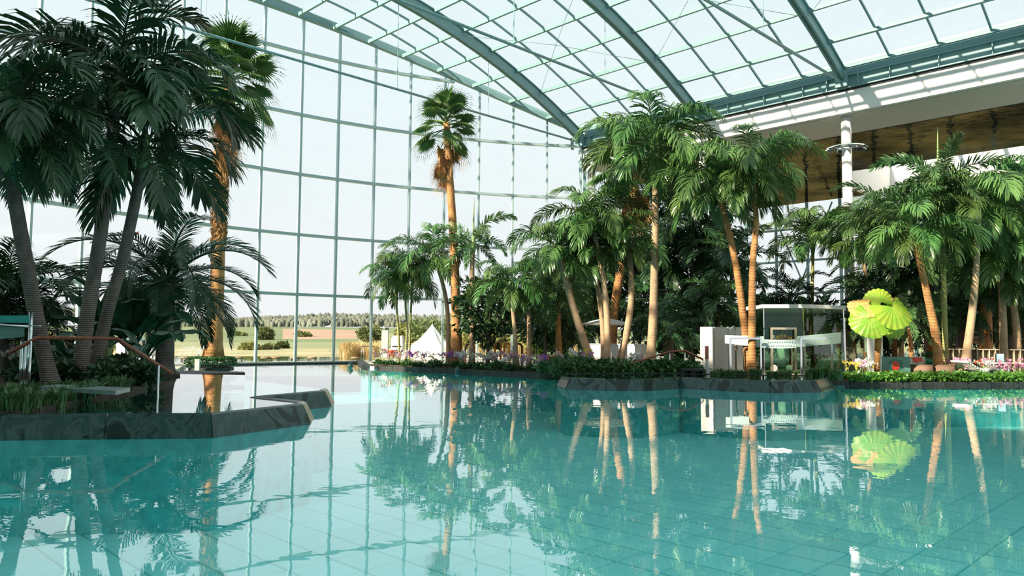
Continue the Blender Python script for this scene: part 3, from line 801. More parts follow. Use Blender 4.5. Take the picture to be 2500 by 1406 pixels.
palm('taller palm of the close pair in front of the parasol', [(1481, 903), (1483, 800), (1474, 690), (1456, 600), (1450, 535)], 29.2, 150, .13, .09, 'arch', 15, BARK, GR, 23)
palm('palm whose trunk leans right at the end of the parasol', [(1506, 896), (1528, 820), (1541, 730), (1538, 640), (1528, 585)], 29.6, 125, .15, .09, 'arch', 13, BARK, GR, 24)
palm('tallest feather palm with a straight pale trunk right of the white bar', [(1586, 896), (1594, 780), (1598, 640), (1600, 480), (1592, 365)], 28.8, 190, .185, .10, 'arch', 19, BARK, GR, 25)
palm('palm with orange leaning trunk, left one of the two before the pavilion', [(1832, 900), (1818, 800), (1797, 650), (1770, 530), (1745, 455)], 27, 165, .15, .085, 'arch', 17, BARKO, GR, 26)
palm('upright palm with orange trunk, right one of the two before the pavilion', [(1836, 902), (1836, 780), (1838, 640), (1846, 540), (1836, 415)], 26.6, 165, .15, .085, 'arch', 18, BARKO, GR, 27)
palm('palm leaning left out of the brown rattan planter', [(2292, 898), (2284, 820), (2268, 740), (2246, 640), (2226, 560)], 26.8, 165, .165, .09, 'arch', 17, BARKO, GR, 28)
palm('palm leaning right between the rattan planter and the white pot', [(2350, 900), (2366, 820), (2378, 720), (2384, 640), (2388, 490)], 27, 175, .155, .09, 'arch', 17, BARK, GR, 29)
palm('straight green-stemmed foxtail palm with a tall upright plume', [(2310, 900), (2306, 780), (2302, 620), (2292, 455)], 27.6, 165, .105, .08, 'fox', 16, BARKY, GR, 30, name='foxtail_palm', spearpx=150)
palm('thick brown-trunked palm behind the beige cubby shelf', [(2407, 895), (2406, 800), (2405, 660)], 31, 175, .28, .2, 'arecal', 18, BARKO, GR, 31)
palm('palm with hatched bark just right of the framed light box', [(2450, 897), (2449, 800), (2446, 720), (2440, 620)], 28.6, 150, .15, .10, 'arch', 16, BARK, GR, 32)
palm('palm with yellow-green stem at the right edge of the picture', [(2484, 897), (2482, 810), (2474, 730), (2480, 650)], 29, 150, .15, .09, 'arch', 16, BARK, GR, 33)
palm('palm rising beyond the right edge of the picture', [(2560, 897), (2555, 700), (2530, 480)], 29.5, 170, .15, .09, 'arch', 17, BARK, GR, 34)
palm('palm standing well beyond the right edge of the picture', [(2680, 897), (2676, 740), (2670, 560)], 28, 165, .15, .09, 'arch', 15, BARKO, GR, 51)
palm('slender palm with arching fronds above the glass pavilion', [(1985, 895), (1983, 740), (1985, 590)], 36, 140, .09, .07, 'arch', 13, BARKY, GR, 35, elmin=0)
palm('spotted thin palm behind the lime-leaved plant', [(2150, 895), (2128, 740), (2108, 640), (2100, 575)], 33, 130, .09, .07, 'arch', 12, BARK, GR, 36)
palm('foxtail palm with low plumes right of the lime-leaved plant', [(2226, 897), (2222, 820), (2216, 775)], 29, 105, .09, .07, 'fox', 12, BARKO, GR, 37, name='foxtail_palm')
palm('dark palm behind the lime-leaved plant and the art panel', [(2185, 890), (2182, 780), (2178, 660)], 34, 145, .13, .10, 'arecal', 18, BARKO, GR, 38)
palm('dark slim palm left of the pavilion roof', [(1790, 895), (1788, 760), (1785, 640)], 34, 140, .11, .08, 'areca', 16, BARKG, GR, 39)
palm('dark palm showing between the tallest palm and the orange-trunked pair', [(1690, 892), (1688, 740), (1690, 560)], 37, 170, .13, .10, 'areca', 20, BARKG, GR, 40)
palm('dark palm whose fronds fill the gap behind the white bar', [(1640, 892), (1636, 760), (1632, 620)], 38, 160, .12, .09, 'areca', 20, BARKG, GR, 41)
palm('dim palm far behind the parasol', [(1500, 892), (1498, 760), (1497, 640)], 40, 150, .12, .09, 'areca', 18, BARKO, GR, 42)
palm('dim palm far behind the leaning palm at the parasol', [(1425, 892), (1422, 780), (1420, 690)], 39, 140, .12, .09, 'areca', 18, BARKO, GR, 43)
palm('dark palm far behind the two rattan planters', [(2270, 892), (2268, 740), (2265, 610)], 33, 165, .14, .10, 'areca', 20, BARKO, GR, 44)
palm('dark palm far behind the cubby shelf, left of the thick trunk', [(2345, 892), (2343, 740), (2340, 600)], 34, 170, .14, .10, 'areca', 20, BARKG, GR, 45)
palm('dark palm behind the two palms at the right edge', [(2465, 892), (2463, 740), (2460, 570)], 34, 175, .14, .10, 'areca', 20, BARKG, GR, 46)
palm('palm with wide crown above the cubby shelf near the right edge', [(2440, 892), (2436, 700), (2430, 500)], 33, 165, .12, .09, 'arch', 16, BARK, GR, 47)
palm('palm with arching crown left of the foxtail plume', [(2200, 892), (2196, 700), (2165, 520)], 33, 160, .11, .08, 'arecal', 15, BARK, GR, 48)
# low clump palms that fill the understorey
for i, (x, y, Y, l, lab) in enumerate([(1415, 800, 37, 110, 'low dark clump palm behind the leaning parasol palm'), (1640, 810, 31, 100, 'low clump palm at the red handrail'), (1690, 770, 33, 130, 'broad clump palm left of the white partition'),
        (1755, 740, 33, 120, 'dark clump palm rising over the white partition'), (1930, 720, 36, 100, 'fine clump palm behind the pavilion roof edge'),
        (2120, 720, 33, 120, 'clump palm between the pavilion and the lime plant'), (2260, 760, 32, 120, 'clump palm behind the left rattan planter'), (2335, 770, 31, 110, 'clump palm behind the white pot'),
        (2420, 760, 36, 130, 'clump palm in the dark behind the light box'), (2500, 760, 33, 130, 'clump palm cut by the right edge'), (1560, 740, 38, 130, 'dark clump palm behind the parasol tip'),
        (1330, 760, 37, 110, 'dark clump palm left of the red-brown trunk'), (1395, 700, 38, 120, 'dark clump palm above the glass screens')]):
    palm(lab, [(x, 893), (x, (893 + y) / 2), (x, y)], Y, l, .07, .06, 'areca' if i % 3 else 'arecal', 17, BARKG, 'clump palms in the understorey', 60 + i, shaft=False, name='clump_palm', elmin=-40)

# broad-leaved trees and bushes behind the palms
def tree(label, x, y, Y, rpx, hpx, n, s, mt, seed, trunkr=.09, group=None, gz=.1, name='leafy_tree', wide=.5):
    c = dep(x, y, Y); rx = rpx * Y / F; rz = hpx * Y / F
    return shrub(name, label, 'tree', (c.x, c.y, gz), rx, rz, n, s, mt, group, [([(0, 0, 0), (.05, 0, (c.z - gz) * .5), (0, 0, c.z - gz)], [trunkr * 1.2, trunkr, trunkr * .4], 7)] + [([(0, 0, (c.z - gz) * .55), (rx * .5 * math.cos(k * 1.6), rx * .4 * math.sin(k * 1.6), c.z - gz + rz * .2)], [trunkr * .5, trunkr * .15], 5) for k in range(4)], seed, lift=c.z - gz, wide=wide)
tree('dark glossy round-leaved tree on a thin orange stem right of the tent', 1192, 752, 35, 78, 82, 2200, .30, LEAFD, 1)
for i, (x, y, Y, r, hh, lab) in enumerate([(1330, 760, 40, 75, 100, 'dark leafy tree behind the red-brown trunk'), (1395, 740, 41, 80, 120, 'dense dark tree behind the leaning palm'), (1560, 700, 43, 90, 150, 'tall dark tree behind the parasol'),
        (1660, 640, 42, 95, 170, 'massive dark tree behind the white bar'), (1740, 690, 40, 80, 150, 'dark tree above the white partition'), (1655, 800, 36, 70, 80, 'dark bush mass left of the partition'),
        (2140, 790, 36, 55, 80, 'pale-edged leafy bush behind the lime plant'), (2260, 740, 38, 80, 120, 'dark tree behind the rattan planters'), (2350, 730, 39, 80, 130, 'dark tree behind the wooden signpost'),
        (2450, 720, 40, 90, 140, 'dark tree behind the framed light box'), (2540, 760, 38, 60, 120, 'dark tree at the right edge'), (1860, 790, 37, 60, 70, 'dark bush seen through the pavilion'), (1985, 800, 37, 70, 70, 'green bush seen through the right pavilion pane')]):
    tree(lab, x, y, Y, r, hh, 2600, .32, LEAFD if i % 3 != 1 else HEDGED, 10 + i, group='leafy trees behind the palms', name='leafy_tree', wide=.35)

# banana plants
def bananaleaf(e0, e1, seed, w=.30):
    rnd = random.Random(seed); K = 12; p = Vector((0, 0, 0)); pts = [p]; tg = []
    for k in range(K):
        a = R(e0 + (e1 - e0) * ((k + .5) / K) ** 1.6); d = Vector((math.cos(a), 0, math.sin(a))); tg.append(d); p = p + d / K; pts.append(p)
    m = MB(); m.tube(pts, [.016 * (1 - .8 * i / K) for i in range(K + 1)], 5, False)
    for sg in (-1, 1):
        row = []
        for k in range(3, K + 1):
            t = (k - 3) / (K - 3); ww = w * .5 * math.sin(math.pi * min(.08 + t * .92, 1)) ** .55 if t < 1 else 0
            T = tg[min(k, K - 1)]; N = Vector((-T.z, 0, T.x)); wob = rnd.uniform(-.015, .015)
            row.append((pts[k], pts[k] + Vector((0, sg * ww * .55, 0)) + N * (ww * .28 + wob), pts[k] + Vector((0, sg * ww, 0)) + N * (ww * .18 + wob * 2) + Vector((0, 0, -ww * .15))))
        for q, r_ in zip(row, row[1:]): m.add([q[0], q[1], r_[1], r_[0], q[2], r_[2]], [(0, 1, 2, 3), (1, 4, 5, 2)])
    return m.mesh('banana_leaf', BANANA, False)
BL = [bananaleaf(*a) for a in ((84, 40, 1), (75, -5, 2), (62, -45, 3), (50, -60, 4), (80, 70, 5))]
def banana(label, x, y, Y, lpx, leaves, gz=.32, group='banana plants'):
    p = onz(x, y, gz) if Y is None else dep(x, y, Y); p.z = gz
    t = thing('banana_plant', label, 'plant', p, group); L = lpx * p.y / F
    m = MB(); m.tube([(0, 0, 0), (0, 0, L * .3), (.03, 0, L * .55)], [.11, .09, .05], 8); put('stem', m.mesh('stem', SHAFT, True), t)
    for k, yaw, sc in leaves: put('banana_leaf', BL[k], t, (0, 0, L * .25), (0, 0, R(yaw)), L * sc)
banana('banana plant with broad upright paddle leaves behind the leaning trunks', 262, 905, 20, 215, [(4, 100, .95), (0, 200, 1.0), (4, 10, .9), (1, 170, 1.05), (2, 200, 1.0), (1, 330, .95), (3, 250, .8)])
banana('banana plant with wide arching leaf by the feather palm', 320, 905, 20.5, 220, [(0, 350, .95), (4, 120, .8), (1, 5, 1.0), (1, 300, .9), (2, 340, 1.05), (3, 190, .75), (2, 250, .8)])
banana('low banana plant drooping toward the handrail end', 350, 912, 18.5, 165, [(1, 0, 1.0), (2, 330, 1.1), (2, 20, 1.15), (3, 290, .9), (2, 250, .8), (1, 180, .8)])
banana('small banana plant by the leftmost leaning trunk', 170, 912, 18, 130, [(2, 180, 1.0), (1, 240, .9), (2, 300, .9), (0, 30, .8)])

# ------------------------------------------------------------------ bedding: ground cover, orchids, blades
def clumpmesh(n, rx, rz, s, mt, seed, wide=.6): return leafcloud(n, rx, rx * .8, rz, s, mt, seed, wide, .5, -.12).mesh('foliage', mt)
CLG = [clumpmesh(330, .48, .20, .17, HEDGE, k, .7) for k in range(4)]
CLD = [clumpmesh(330, .48, .20, .15, HEDGED, 10 + k) for k in range(4)]
CLS = [clumpmesh(300, .42, .24, .20, LEAFD, 20 + k) for k in range(3)]
def bed(pts, name, label, cat, group, meshes, step, d0, rows, seed, sc=(.85, 1.2), skip=0., z=.15):
    rnd = random.Random(seed)
    for r_ in range(rows):
        for i, p in enumerate(resample(offset(pts, d0 + r_ * .6), step)):
            if rnd.random() < skip: continue
            q = (p.x + rnd.uniform(-.15, .15), p.y + rnd.uniform(-.15, .15), z)
            t = thing(name, label, cat, q, group); me = meshes[rnd.randrange(len(meshes))]
            s = rnd.uniform(*sc); o = put('foliage', me, t, (0, 0, .16 * s), (0, 0, rnd.uniform(0, 6.28)), s); o['kind'] = 'stuff'
bed(gp([(900, 898), (1000, 902), (1100, 906), (1250, 914), (1380, 921)]), 'low_bush', 'small dark green bush in the row along the kerb before the tent and palms', 'bush', 'dark bushes along the far kerb', CLD, .95, .55, 1, 1, (.55, .85), .12)
bed(gp([(2090, 941), (2200, 941), (2500, 941), (2900, 941)]), 'ground_cover', 'bright leafy ground cover plant along the kerb before the rattan planters', 'plant', 'bright ground cover on the right', CLG, .52, .30, 2, 2, (.55, .72))
bed(gp([(1395, 909), (1480, 909), (1600, 909), (1700, 910)], ZB), 'low_bush', 'dark bush at the foot of the leaning palms above the marble basin', 'bush', 'bushes above the marble basin', CLD, .75, .35, 2, 3, (.9, 1.5), z=.2)
bed(gp([(1395, 921), (1440, 918), (1420, 912)]), 'low_bush', 'taller bush at the left end of the marble basin', 'bush', 'bushes at the basin end', CLD, .7, .6, 1, 4, (1.3, 1.7))
rnd = random.Random(5)
for i in range(46):                             # shaded undergrowth below the left palms
    x = rnd.uniform(60, 345); y = rnd.uniform(905, 940); p = onz(x, y, .35)
    t = thing('undergrowth_plant', 'dark leafy undergrowth plant below the leaning palms on the left', 'plant', p, 'undergrowth on the left bank')
    o = put('foliage', CLS[i % 3], t, (0, 0, .2), (0, 0, rnd.uniform(0, 6)), rnd.uniform(.7, 1.1)); o['kind'] = 'stuff'
def blades(n, hgt, spread, mt, seed, w=.022, lean=.6):
    rnd = random.Random(seed); m = MB()
    for i in range(n):
        a = rnd.uniform(0, 6.28); d = Vector((math.cos(a), math.sin(a), 0)); s = Vector((-d.y, d.x, 0)); b = d * rnd.uniform(0, spread * .4); l = hgt * rnd.uniform(.6, 1.1); k = rnd.uniform(.1, lean)
        p1 = b + Vector((0, 0, l * .55)) + d * l * k * .35; p2 = p1 + Vector((0, 0, l * .35 * (1 - k))) + d * l * k * .6
        m.add([b - s * w, b + s * w, p1 + s * w * .9, p1 - s * w * .9, p2], [(0, 1, 2, 3), (3, 2, 4)])
    return m.mesh('blades', mt)
BD = [blades(34, .42, .3, BLADE, k) for k in range(4)]
REED = mat('straw_reed', (.50, .36, .16), rough=.8, rand=.2, trans=.2)
RD = [blades(90, 1.5, 1.2, REED, 40 + k, .02, .35) for k in range(2)]
def bladerow(poly, z, n, label, group, seed, sc):
    rnd = random.Random(seed); pp = [Vector(p) for p in poly]
    for i in range(n):
        f = rnd.uniform(0, len(pp) - 1.001); k = int(f); p = pp[k].lerp(pp[k + 1], f - k)
        t = thing('grass_clump', label, 'grass', (p.x + rnd.uniform(-.15, .15), p.y + rnd.uniform(-.2, .5), z), group)
        o = put('blades', BD[i % 4], t, (0, 0, -.02), (0, 0, rnd.uniform(0, 6)), rnd.uniform(*sc))
bladerow(gp([(1745, 914), (1850, 914), (2060, 916)], ZB), .25, 44, 'striped grass clump along the foot of the glass pavilion', 'grass row at the pavilion', 6, (.45, .85))
bladerow(gp([(1985, 918), (2062, 920)], ZB), .2, 14, 'tall striped grass clump at the right end of the marble basin', 'grass at the basin end', 7, (1.0, 1.4))
bladerow(gp([(-30, 1008), (45, 1004), (130, 988), (205, 970), (300, 955)], ZB), .30, 70, 'dark striped grass clump along the left basin edge', 'grass row on the left', 8, (.65, 1.05))
bladerow(gp([(-30, 985), (60, 975), (180, 955)], ZB), .30, 30, 'dark striped grass clump in the second row of the left bed', 'grass row on the left behind', 9, (.6, 1.0))
# orchids
def orchid_parts(pet, seed, nst=3):
    rnd = random.Random(seed); lf = MB(); st = MB(); bl = MB()
    for k in range(6):
        a = rnd.uniform(0, 6.28); d = Vector((math.cos(a), math.sin(a), 0)); s = Vector((-d.y, d.x, 0)) * .03
        lf.add([(0, 0, .02), d * .12 + s + Vector((0, 0, .12)), d * .26 + Vector((0, 0, .08)), d * .12 - s + Vector((0, 0, .12))], [(0, 1, 2), (0, 2, 3)])
    for k in range(nst):
        a = rnd.uniform(0, 6.28); d = Vector((math.cos(a), math.sin(a), 0)); hh = rnd.uniform(.42, .62)
        pts = [Vector((0, 0, 0)), d * .05 + Vector((0, 0, hh * .6)), d * .14 + Vector((0, 0, hh)), d * .28 + Vector((0, 0, hh * .96))]
        sp = spline(pts, 7); st.tube(sp, .006, 4, False)
        for q in range(7):
            c = sp[3 + q * 4 // 7].lerp(sp[4 + q * 4 // 7], rnd.random()) + Vector((rnd.uniform(-.05, .05), rnd.uniform(-.05, .05), rnd.uniform(-.03, .03)))
            N = Vector((rnd.uniform(-.6, .6), -1, rnd.uniform(-.2, .4))).normalized(); X = N.cross(Vector((0, 0, 1))).normalized(); Z = X.cross(N)
            vs = [c - N * .01]
            for j in range(10):
                an = 2 * math.pi * j / 10; rr = .052 if j % 2 == 0 else .022; vs.append(c + (X * math.cos(an) + Z * math.sin(an)) * rr)
            bl.add(vs, [(0, 1 + j, 1 + (j + 1) % 10) for j in range(10)])
    return lf.mesh('leaves', HEDGED), st.mesh('stem', SHAFT), bl.mesh('blossoms', pet)
ORC = {n: [orchid_parts(p, i * 5 + k) for k in range(2)] for i, (n, p) in enumerate((('white', PETW), ('pink', PETP), ('violet', PETV), ('red', PETR), ('yellow', PETY)))}
def orchid(col, p, where, group, sc=1., seed=0):
    t = thing('orchid', f'{col} flowering orchid {where}', 'flower', p, group)
    lf, st, bl = ORC[col][seed % 2]; rz = (seed * 1.7) % 6.28
    put('leaves', lf, t, (0, 0, 0), (0, 0, rz), sc); put('stem', st, t, (0, 0, 0), (0, 0, rz), sc); put('blossoms', bl, t, (0, 0, 0), (0, 0, rz), sc)
rnd = random.Random(11)
for i in range(74):
    x = rnd.uniform(912, 1385); k0 = onz(x, 898 + (x - 900) * .048, 0); p = k0 * (1 + rnd.uniform(.025, .055))
    col = rnd.choices(('white', 'pink', 'violet', 'red'), (6, 4, 1.2, .5))[0]
    orchid(col, (p.x, p.y, .14), 'in the long bed along the far kerb', f'{col} orchids along the far kerb', rnd.uniform(.9, 1.3), i)
for i in range(20):
    x = rnd.uniform(2330, 2500); p = onz(x, 941, 0) * rnd.uniform(1.05, 1.09)
    col = 'red' if 2400 < x < 2412 else rnd.choice(('white', 'pink', 'pink'))
    orchid(col, (p.x, p.y, .14), 'in the bed before the white desk', f'{col} orchids before the desk', rnd.uniform(.9, 1.25), i)
for i in range(10):
    x = rnd.uniform(2068, 2130); p = onz(x, 941, 0) * rnd.uniform(1.03, 1.06)
    col = rnd.choice(('white', 'white', 'yellow', 'pink')); orchid(col, (p.x, p.y, .14), 'beside the edge of the glass screen', f'{col} orchids by the glass screen', rnd.uniform(.9, 1.2), i)
for i in range(6):
    p = dep(rnd.uniform(1390, 1440), 900, rnd.uniform(27.8, 28.6)); orchid(('yellow', 'pink', 'white')[i % 3], (p.x, p.y, .3), 'in the bush left of the leaning parasol palm', f'{("yellow", "pink", "white")[i % 3]} orchids left of the leaning palm', 1.2, i)
for i in range(9):
    p = dep(rnd.uniform(1530, 1570), 900, rnd.uniform(27, 27.8)); orchid('pink' if i % 2 else 'white', (p.x, p.y, .3), 'before the white bar counter', 'orchids before the bar', 1.0, i)
for i in range(12):
    p = onz(rnd.uniform(-5, 46), rnd.uniform(912, 922), .35); orchid('white' if i % 3 else 'red', (p.x, p.y, .35), 'at the left edge behind the metal post', f'{"white" if i % 3 else "red"} orchids at the left edge', 1.15, i)
# lime-leaved fan plant
def limeleaf(seed, mt):
    m = MB(); n = 30; rings = (.0, .25, .55, .82, 1.0)
    for i in range(n + 1):
        a = R(-128 + 256 * i / n)
        for k, r_ in enumerate(rings[1:]):
            rr = r_ * (1 - .10 * abs(a / 2.2) ** 2) * (1 + (.05 * (i % 2) if r_ == 1 else 0)); z = (.035 if i % 2 else 0) * r_ + .09 * math.sin(a * 3.1 + seed) * r_ ** 2 - .26 * r_ ** 2.2
            m.v.append((rr * math.cos(a), rr * math.sin(a), z))
    c = len(m.v); m.v.append((0, 0, 0))
    for i in range(n):
        b = i * 4; q = b + 4
        m.f.append([c, b, q]); m.m.append(0)
        for k in range(3): m.f.append([b + k, b + k + 1, q + k + 1, q + k]); m.m.append(0)
    return m.mesh('fan_blade', mt, False)
p0 = dep(2140, 905, 26.0); p0.z = .14
t = thing('lime_fan_plant', 'plant with huge round lime-yellow leaves on a stubby brown stem', 'plant', p0)
top = dep(2146, 790, 26.0)
m = MB(); m.tube([(0, 0, 0), (.03, 0, .5), top - p0], [.09, .085, .13], 9); put('trunk', m.mesh('trunk', BARKO, True), t)
rnd = random.Random(3)
for i, (x, y, dY, r_, dx, dy_, N, mt) in enumerate([(2178, 750, -.75, 52, .25, 1, (.1, -.85, .55), LIME), (2148, 766, -.55, 52, -.05, 1, (-.1, -.85, .5), LIME), (2126, 776, -.65, 48, -.5, .9, (-.3, -.85, .45), LIME), (2120, 742, -.25, 46, -1, .12, (-.15, -.55, .8), LIMED),
        (2150, 738, -.1, 38, -.55, -1, (-.1, -.92, .3), LIME), (2166, 732, .15, 40, .8, -.55, (.2, -.75, .6), LIMED), (2166, 744, .0, 50, 1, -.08, (.2, -.6, .75), LIME), (2182, 778, .1, 46, .4, 1, (.35, -.85, .25), LIME)]):
    c = dep(x, y, 26 + dY); N = Vector(N).normalized(); X = Vector((dx, 0, -dy_)); X = (X - N * X.dot(N)).normalized(); Yv = N.cross(X)
    e_ = Matrix((X, Yv, N)).transposed().to_euler()
    lf = put('fan_blade', limeleaf(i, mt), t, c - p0, e_, r_ * 26 / F)
    m = MB(); m.tube([top - p0, (top - p0).lerp(c - p0, .5) + Vector((0, 0, .15)), c - p0], [.02, .015, .012], 5); put('leaf_stalk', m.mesh('leaf_stalk', SHAFT), t)

# hedge island in the pool
p = dep(516, 900, 33.8); p.z = 0
t = thing('hedge_island', 'round clipped hedge island at the foot of the tall fan palm', 'hedge', p)
rr = 58 * 33.8 / F
m = MB(); m.lathe([(rr * .9, -1.35), (rr * .9, .06), (rr * .5, .16), (0, .18)], 28); put('planter_ring', m.mesh('planter_ring', KERB), t)
mm = MB(); rnd = random.Random(2)
for i in range(3800):
    a = rnd.uniform(0, 6.28); q = math.sqrt(rnd.random()); zz = .12 + rnd.random() * .3 * (1 if q > .9 else 0) + (.3 + .1 * (1 - q) if q <= .9 else 0)
    c = Vector((rr * q * math.cos(a), rr * q * math.sin(a), zz)); D = Vector((rnd.uniform(-1, 1), rnd.uniform(-1, 1), rnd.uniform(-.2, 1))).normalized(); Wd = D.cross(Vector((rnd.random(), rnd.random(), rnd.random()))).normalized()
    l = .13; mm.add([c, c + D * l * .5 + Wd * .03, c + D * l, c + D * l * .5 - Wd * .03], [(0, 1, 2, 3)])
o = put('foliage', mm.mesh('foliage', HEDGED), t); o['kind'] = 'stuff'
p = dep(482, 893, 33.8 - rr - .2); p.z = 0
m = MB(); m.box((0, 0, .13), (.20, .12, .62)); m.box((0, 0, .45), (.22, .14, .03)); o = put('marker_post', m.mesh('marker_post', SOFFIT), None, (p.x, p.y, 0)); tag(o, 'small pale post in the water before the hedge island', 'post')

# ------------------------------------------------------------------ furniture and fittings on the right bank
def local(t, name, m, mt, smooth=False, loc=(0, 0, 0), rot=(0, 0, 0)): return put(name, m.mesh(name, mt, smooth), t, loc, rot)
def ground(x, Y, z=.1): p = dep(x, 900, Y); p.z = z; return p
# parasol
p = ground(1482, 32.4)
t = thing('parasol', 'open cream parasol over the white bar behind the leaning palms', 'parasol', p)
zt_ = dep(1482, 776, 32.4).z - p.z; re_ = 70 * 32.4 / F; ze = dep(1482, 793, 32.4).z - p.z
m = MB(); m.lathe([(.03, 0), (.03, zt_)], 8); local(t, 'pole', m, WOODL, True)
m = MB(); m.lathe([(.35, 0), (.35, .06), (.08, .09)], 12); local(t, 'foot', m, DARKM)
for k in range(8):
    a0_, a1_ = R(45 * k + 10), R(45 * k + 55); m = MB()
    A = Vector((re_ * math.cos(a0_), re_ * math.sin(a0_), ze)); B = Vector((re_ * math.cos(a1_), re_ * math.sin(a1_), ze)); T_ = Vector((0, 0, zt_)); mid = (A + B) / 2 + Vector((0, 0, .03))
    Am, Bm = A.lerp(T_, .5) + Vector((0, 0, .03)), B.lerp(T_, .5) + Vector((0, 0, .03)); Mm = (Am + Bm) / 2 - Vector((0, 0, .02))
    dz = Vector((0, 0, -.012)); fr_ = [A, mid, B, Bm, Mm, Am, T_]
    m.add(fr_ + [v + dz for v in fr_], [(0, 1, 4, 5), (1, 2, 3, 4), (5, 4, 6), (4, 3, 6), (12, 11, 8, 7), (11, 10, 9, 8), (13, 11, 12), (13, 10, 11), (0, 7, 8, 1), (1, 8, 9, 2)])
    cp_ = local(t, 'canopy_panel', m, CANVAS)
    m = MB(); m.tube([A + dz * 2, T_ + dz * 6], .012, 4); local(cp_, 'rib', m, WOODL)
# white bar counter
a, b = ground(1432, 31.8), ground(1562, 30.4)
t = thing('bar_counter', 'white bar counter under the cream parasol', 'counter', (a + b) / 2); d = b - a; rz = math.atan2(d.y, d.x); t.rotation_euler = (0, 0, rz)
hh = dep(1495, 841, 32.5).z - .1
m = MB(); m.box((0, 0, hh / 2), (d.length, .5, hh)); local(t, 'front', m, WHITE)
m = MB(); m.box((0, .02, hh + .02), (d.length + .08, .62, .04)); local(t, 'worktop', m, WHITEP)
for sx in (-1, 1):
    m = MB(); m.box((sx * (d.length / 2 - .03), .5, hh / 2), (.06, .6, hh)); local(t, 'side', m, WHITE)
# bent pipes
def pipe(label, x, Y, wpx, ytop, mt, group=None):
    p = ground(x, Y, .1); t = thing('bent_pipe', label, 'pipe', p, group); w = wpx * Y / F / 2; hh = dep(x, ytop, Y).z - .1; r_ = min(w * .9, .18)
    pts = [(-w, 0, 0), (-w, 0, hh - r_)] + [(-w + r_ - r_ * math.cos(R(15 * k)), 0, hh - r_ + r_ * math.sin(R(15 * k))) for k in range(1, 7)] + [(w - r_ + r_ * math.sin(R(15 * k)), 0, hh - r_ + r_ * math.cos(R(15 * k))) for k in range(0, 7)] + [(w, 0, 0)]
    m = MB(); m.tube(pts, .055, 8); local(t, 'tube', m, mt, True)
    for sx in (-w, w):
        m = MB(); m.lathe([(.09, 0), (.09, .03), (.055, .04)], 10, (sx, 0, 0)); local(t, 'flange', m, mt)
GP = 'bent pipes behind the orchid bed'
pipe('orange bent pipe, left one of the orange pair', 1215, 37, 14, 838, ORANGE, GP)
pipe('orange bent pipe standing nearest the pale kerb palm', 1237, 37, 12, 838, ORANGE, GP)
pipe('dark brown bent pipe behind the pale kerb palm', 1264, 37.5, 20, 839, BROWNP, GP)
pipe('brown bent pipe just right of the slim fan palm', 1146, 37, 22, 841, BROWNP, GP)
# loungers
def lounger(label, x, Y, rz, group='white loungers behind the orchids'):
    p = ground(x, Y, .1); t = thing('lounger', label, 'lounger', p, group, rz)
    prof = [(-.95, .62), (-.55, .44), (-.1, .28), (.3, .36), (.9, .30)]; sp = spline([(x_, 0, z_) for x_, z_ in prof], 14); m = MB()
    for q, r_ in zip(sp, sp[1:]):
        m.hexa([(q.x, -.32, q.z), (r_.x, -.32, r_.z), (r_.x, .32, r_.z), (q.x, .32, q.z), (q.x, -.32, q.z + .06), (r_.x, -.32, r_.z + .06), (r_.x, .32, r_.z + .06), (q.x, .32, q.z + .06)])
    local(t, 'shell', m, WHITEP, True)
    m = MB(); m.hexa([(-.45, -.25, 0), (.5, -.25, 0), (.5, .25, 0), (-.45, .25, 0), (-.3, -.2, .3), (.3, -.2, .3), (.3, .2, .3), (-.3, .2, .3)]); local(t, 'plinth', m, WHITE)
lounger('white shell lounger left of the pale kerb palm', 1222, 34, .3)
lounger('white shell lounger behind the red-brown palm trunk', 1330, 32.5, .2)
lounger('white shell lounger below the dark drooping palm', 1378, 32, 2.9)
lounger('white curved lounger beside the white desk', 2388, 26.6, .4)
# glass screens behind the bent pipes
for i, (x, Y, w_, hh) in enumerate([(1310, 39, 1.0, 2.0), (1332, 39.5, 1.0, 2.0)]):
    p = ground(x, Y); t = thing('glass_screen', ('leaning glass screen right of the yellowish palm trunk', 'upright glass screen behind the red-brown palm trunk')[i], 'screen', p, None, .3)
    m = MB(); m.box((0, 0, hh / 2), (w_, .02, hh)); local(t, 'pane', m, PGLASS)
    for sx in (-w_ / 2, w_ / 2):
        m = MB(); m.box((sx, 0, hh / 2), (.05, .05, hh)); local(t, 'post', m, CHROME)
# red handrails
def rail(label, pts, posts, r_=.035, name='handrail', mt=WOOD, pm=CHROME, pr=.02):
    base = Vector((pts[0].x, pts[0].y, posts[0][1])); t = thing(name, label, 'handrail', base)
    m = MB(); m.tube([p - base for p in pts], r_, 8); local(t, 'rail', m, mt, True)
    for (q, zb_) in posts:
        m = MB(); m.tube([Vector((q.x, q.y, zb_)) - base, q - base], pr, 7); local(t, 'post', m, pm, True)
    return t
P_ = [dep(1522, 893, 26.5), dep(1560, 882, 26.6), dep(1635, 858, 26.8), dep(1672, 856, 27), dep(1716, 877, 27)]
rail('red-brown handrail sloping beside the tallest palm', P_, [(P_[1], .2), (P_[2], .2), (P_[3], .2), (P_[4], .2)])
p = ground(1726, 26.2, .2); t = thing('bollard_post', 'red-brown wooden post on a grey foot before the white partition', 'post', p)
hh = dep(1726, 845, 26.2).z - .2; m = MB(); m.box((0, 0, hh * .3), (.075, .075, hh * .6)); local(t, 'foot', m, SOFFIT); m = MB(); m.box((0, 0, hh * .78), (.10, .10, hh * .44)); local(t, 'head', m, WOOD)
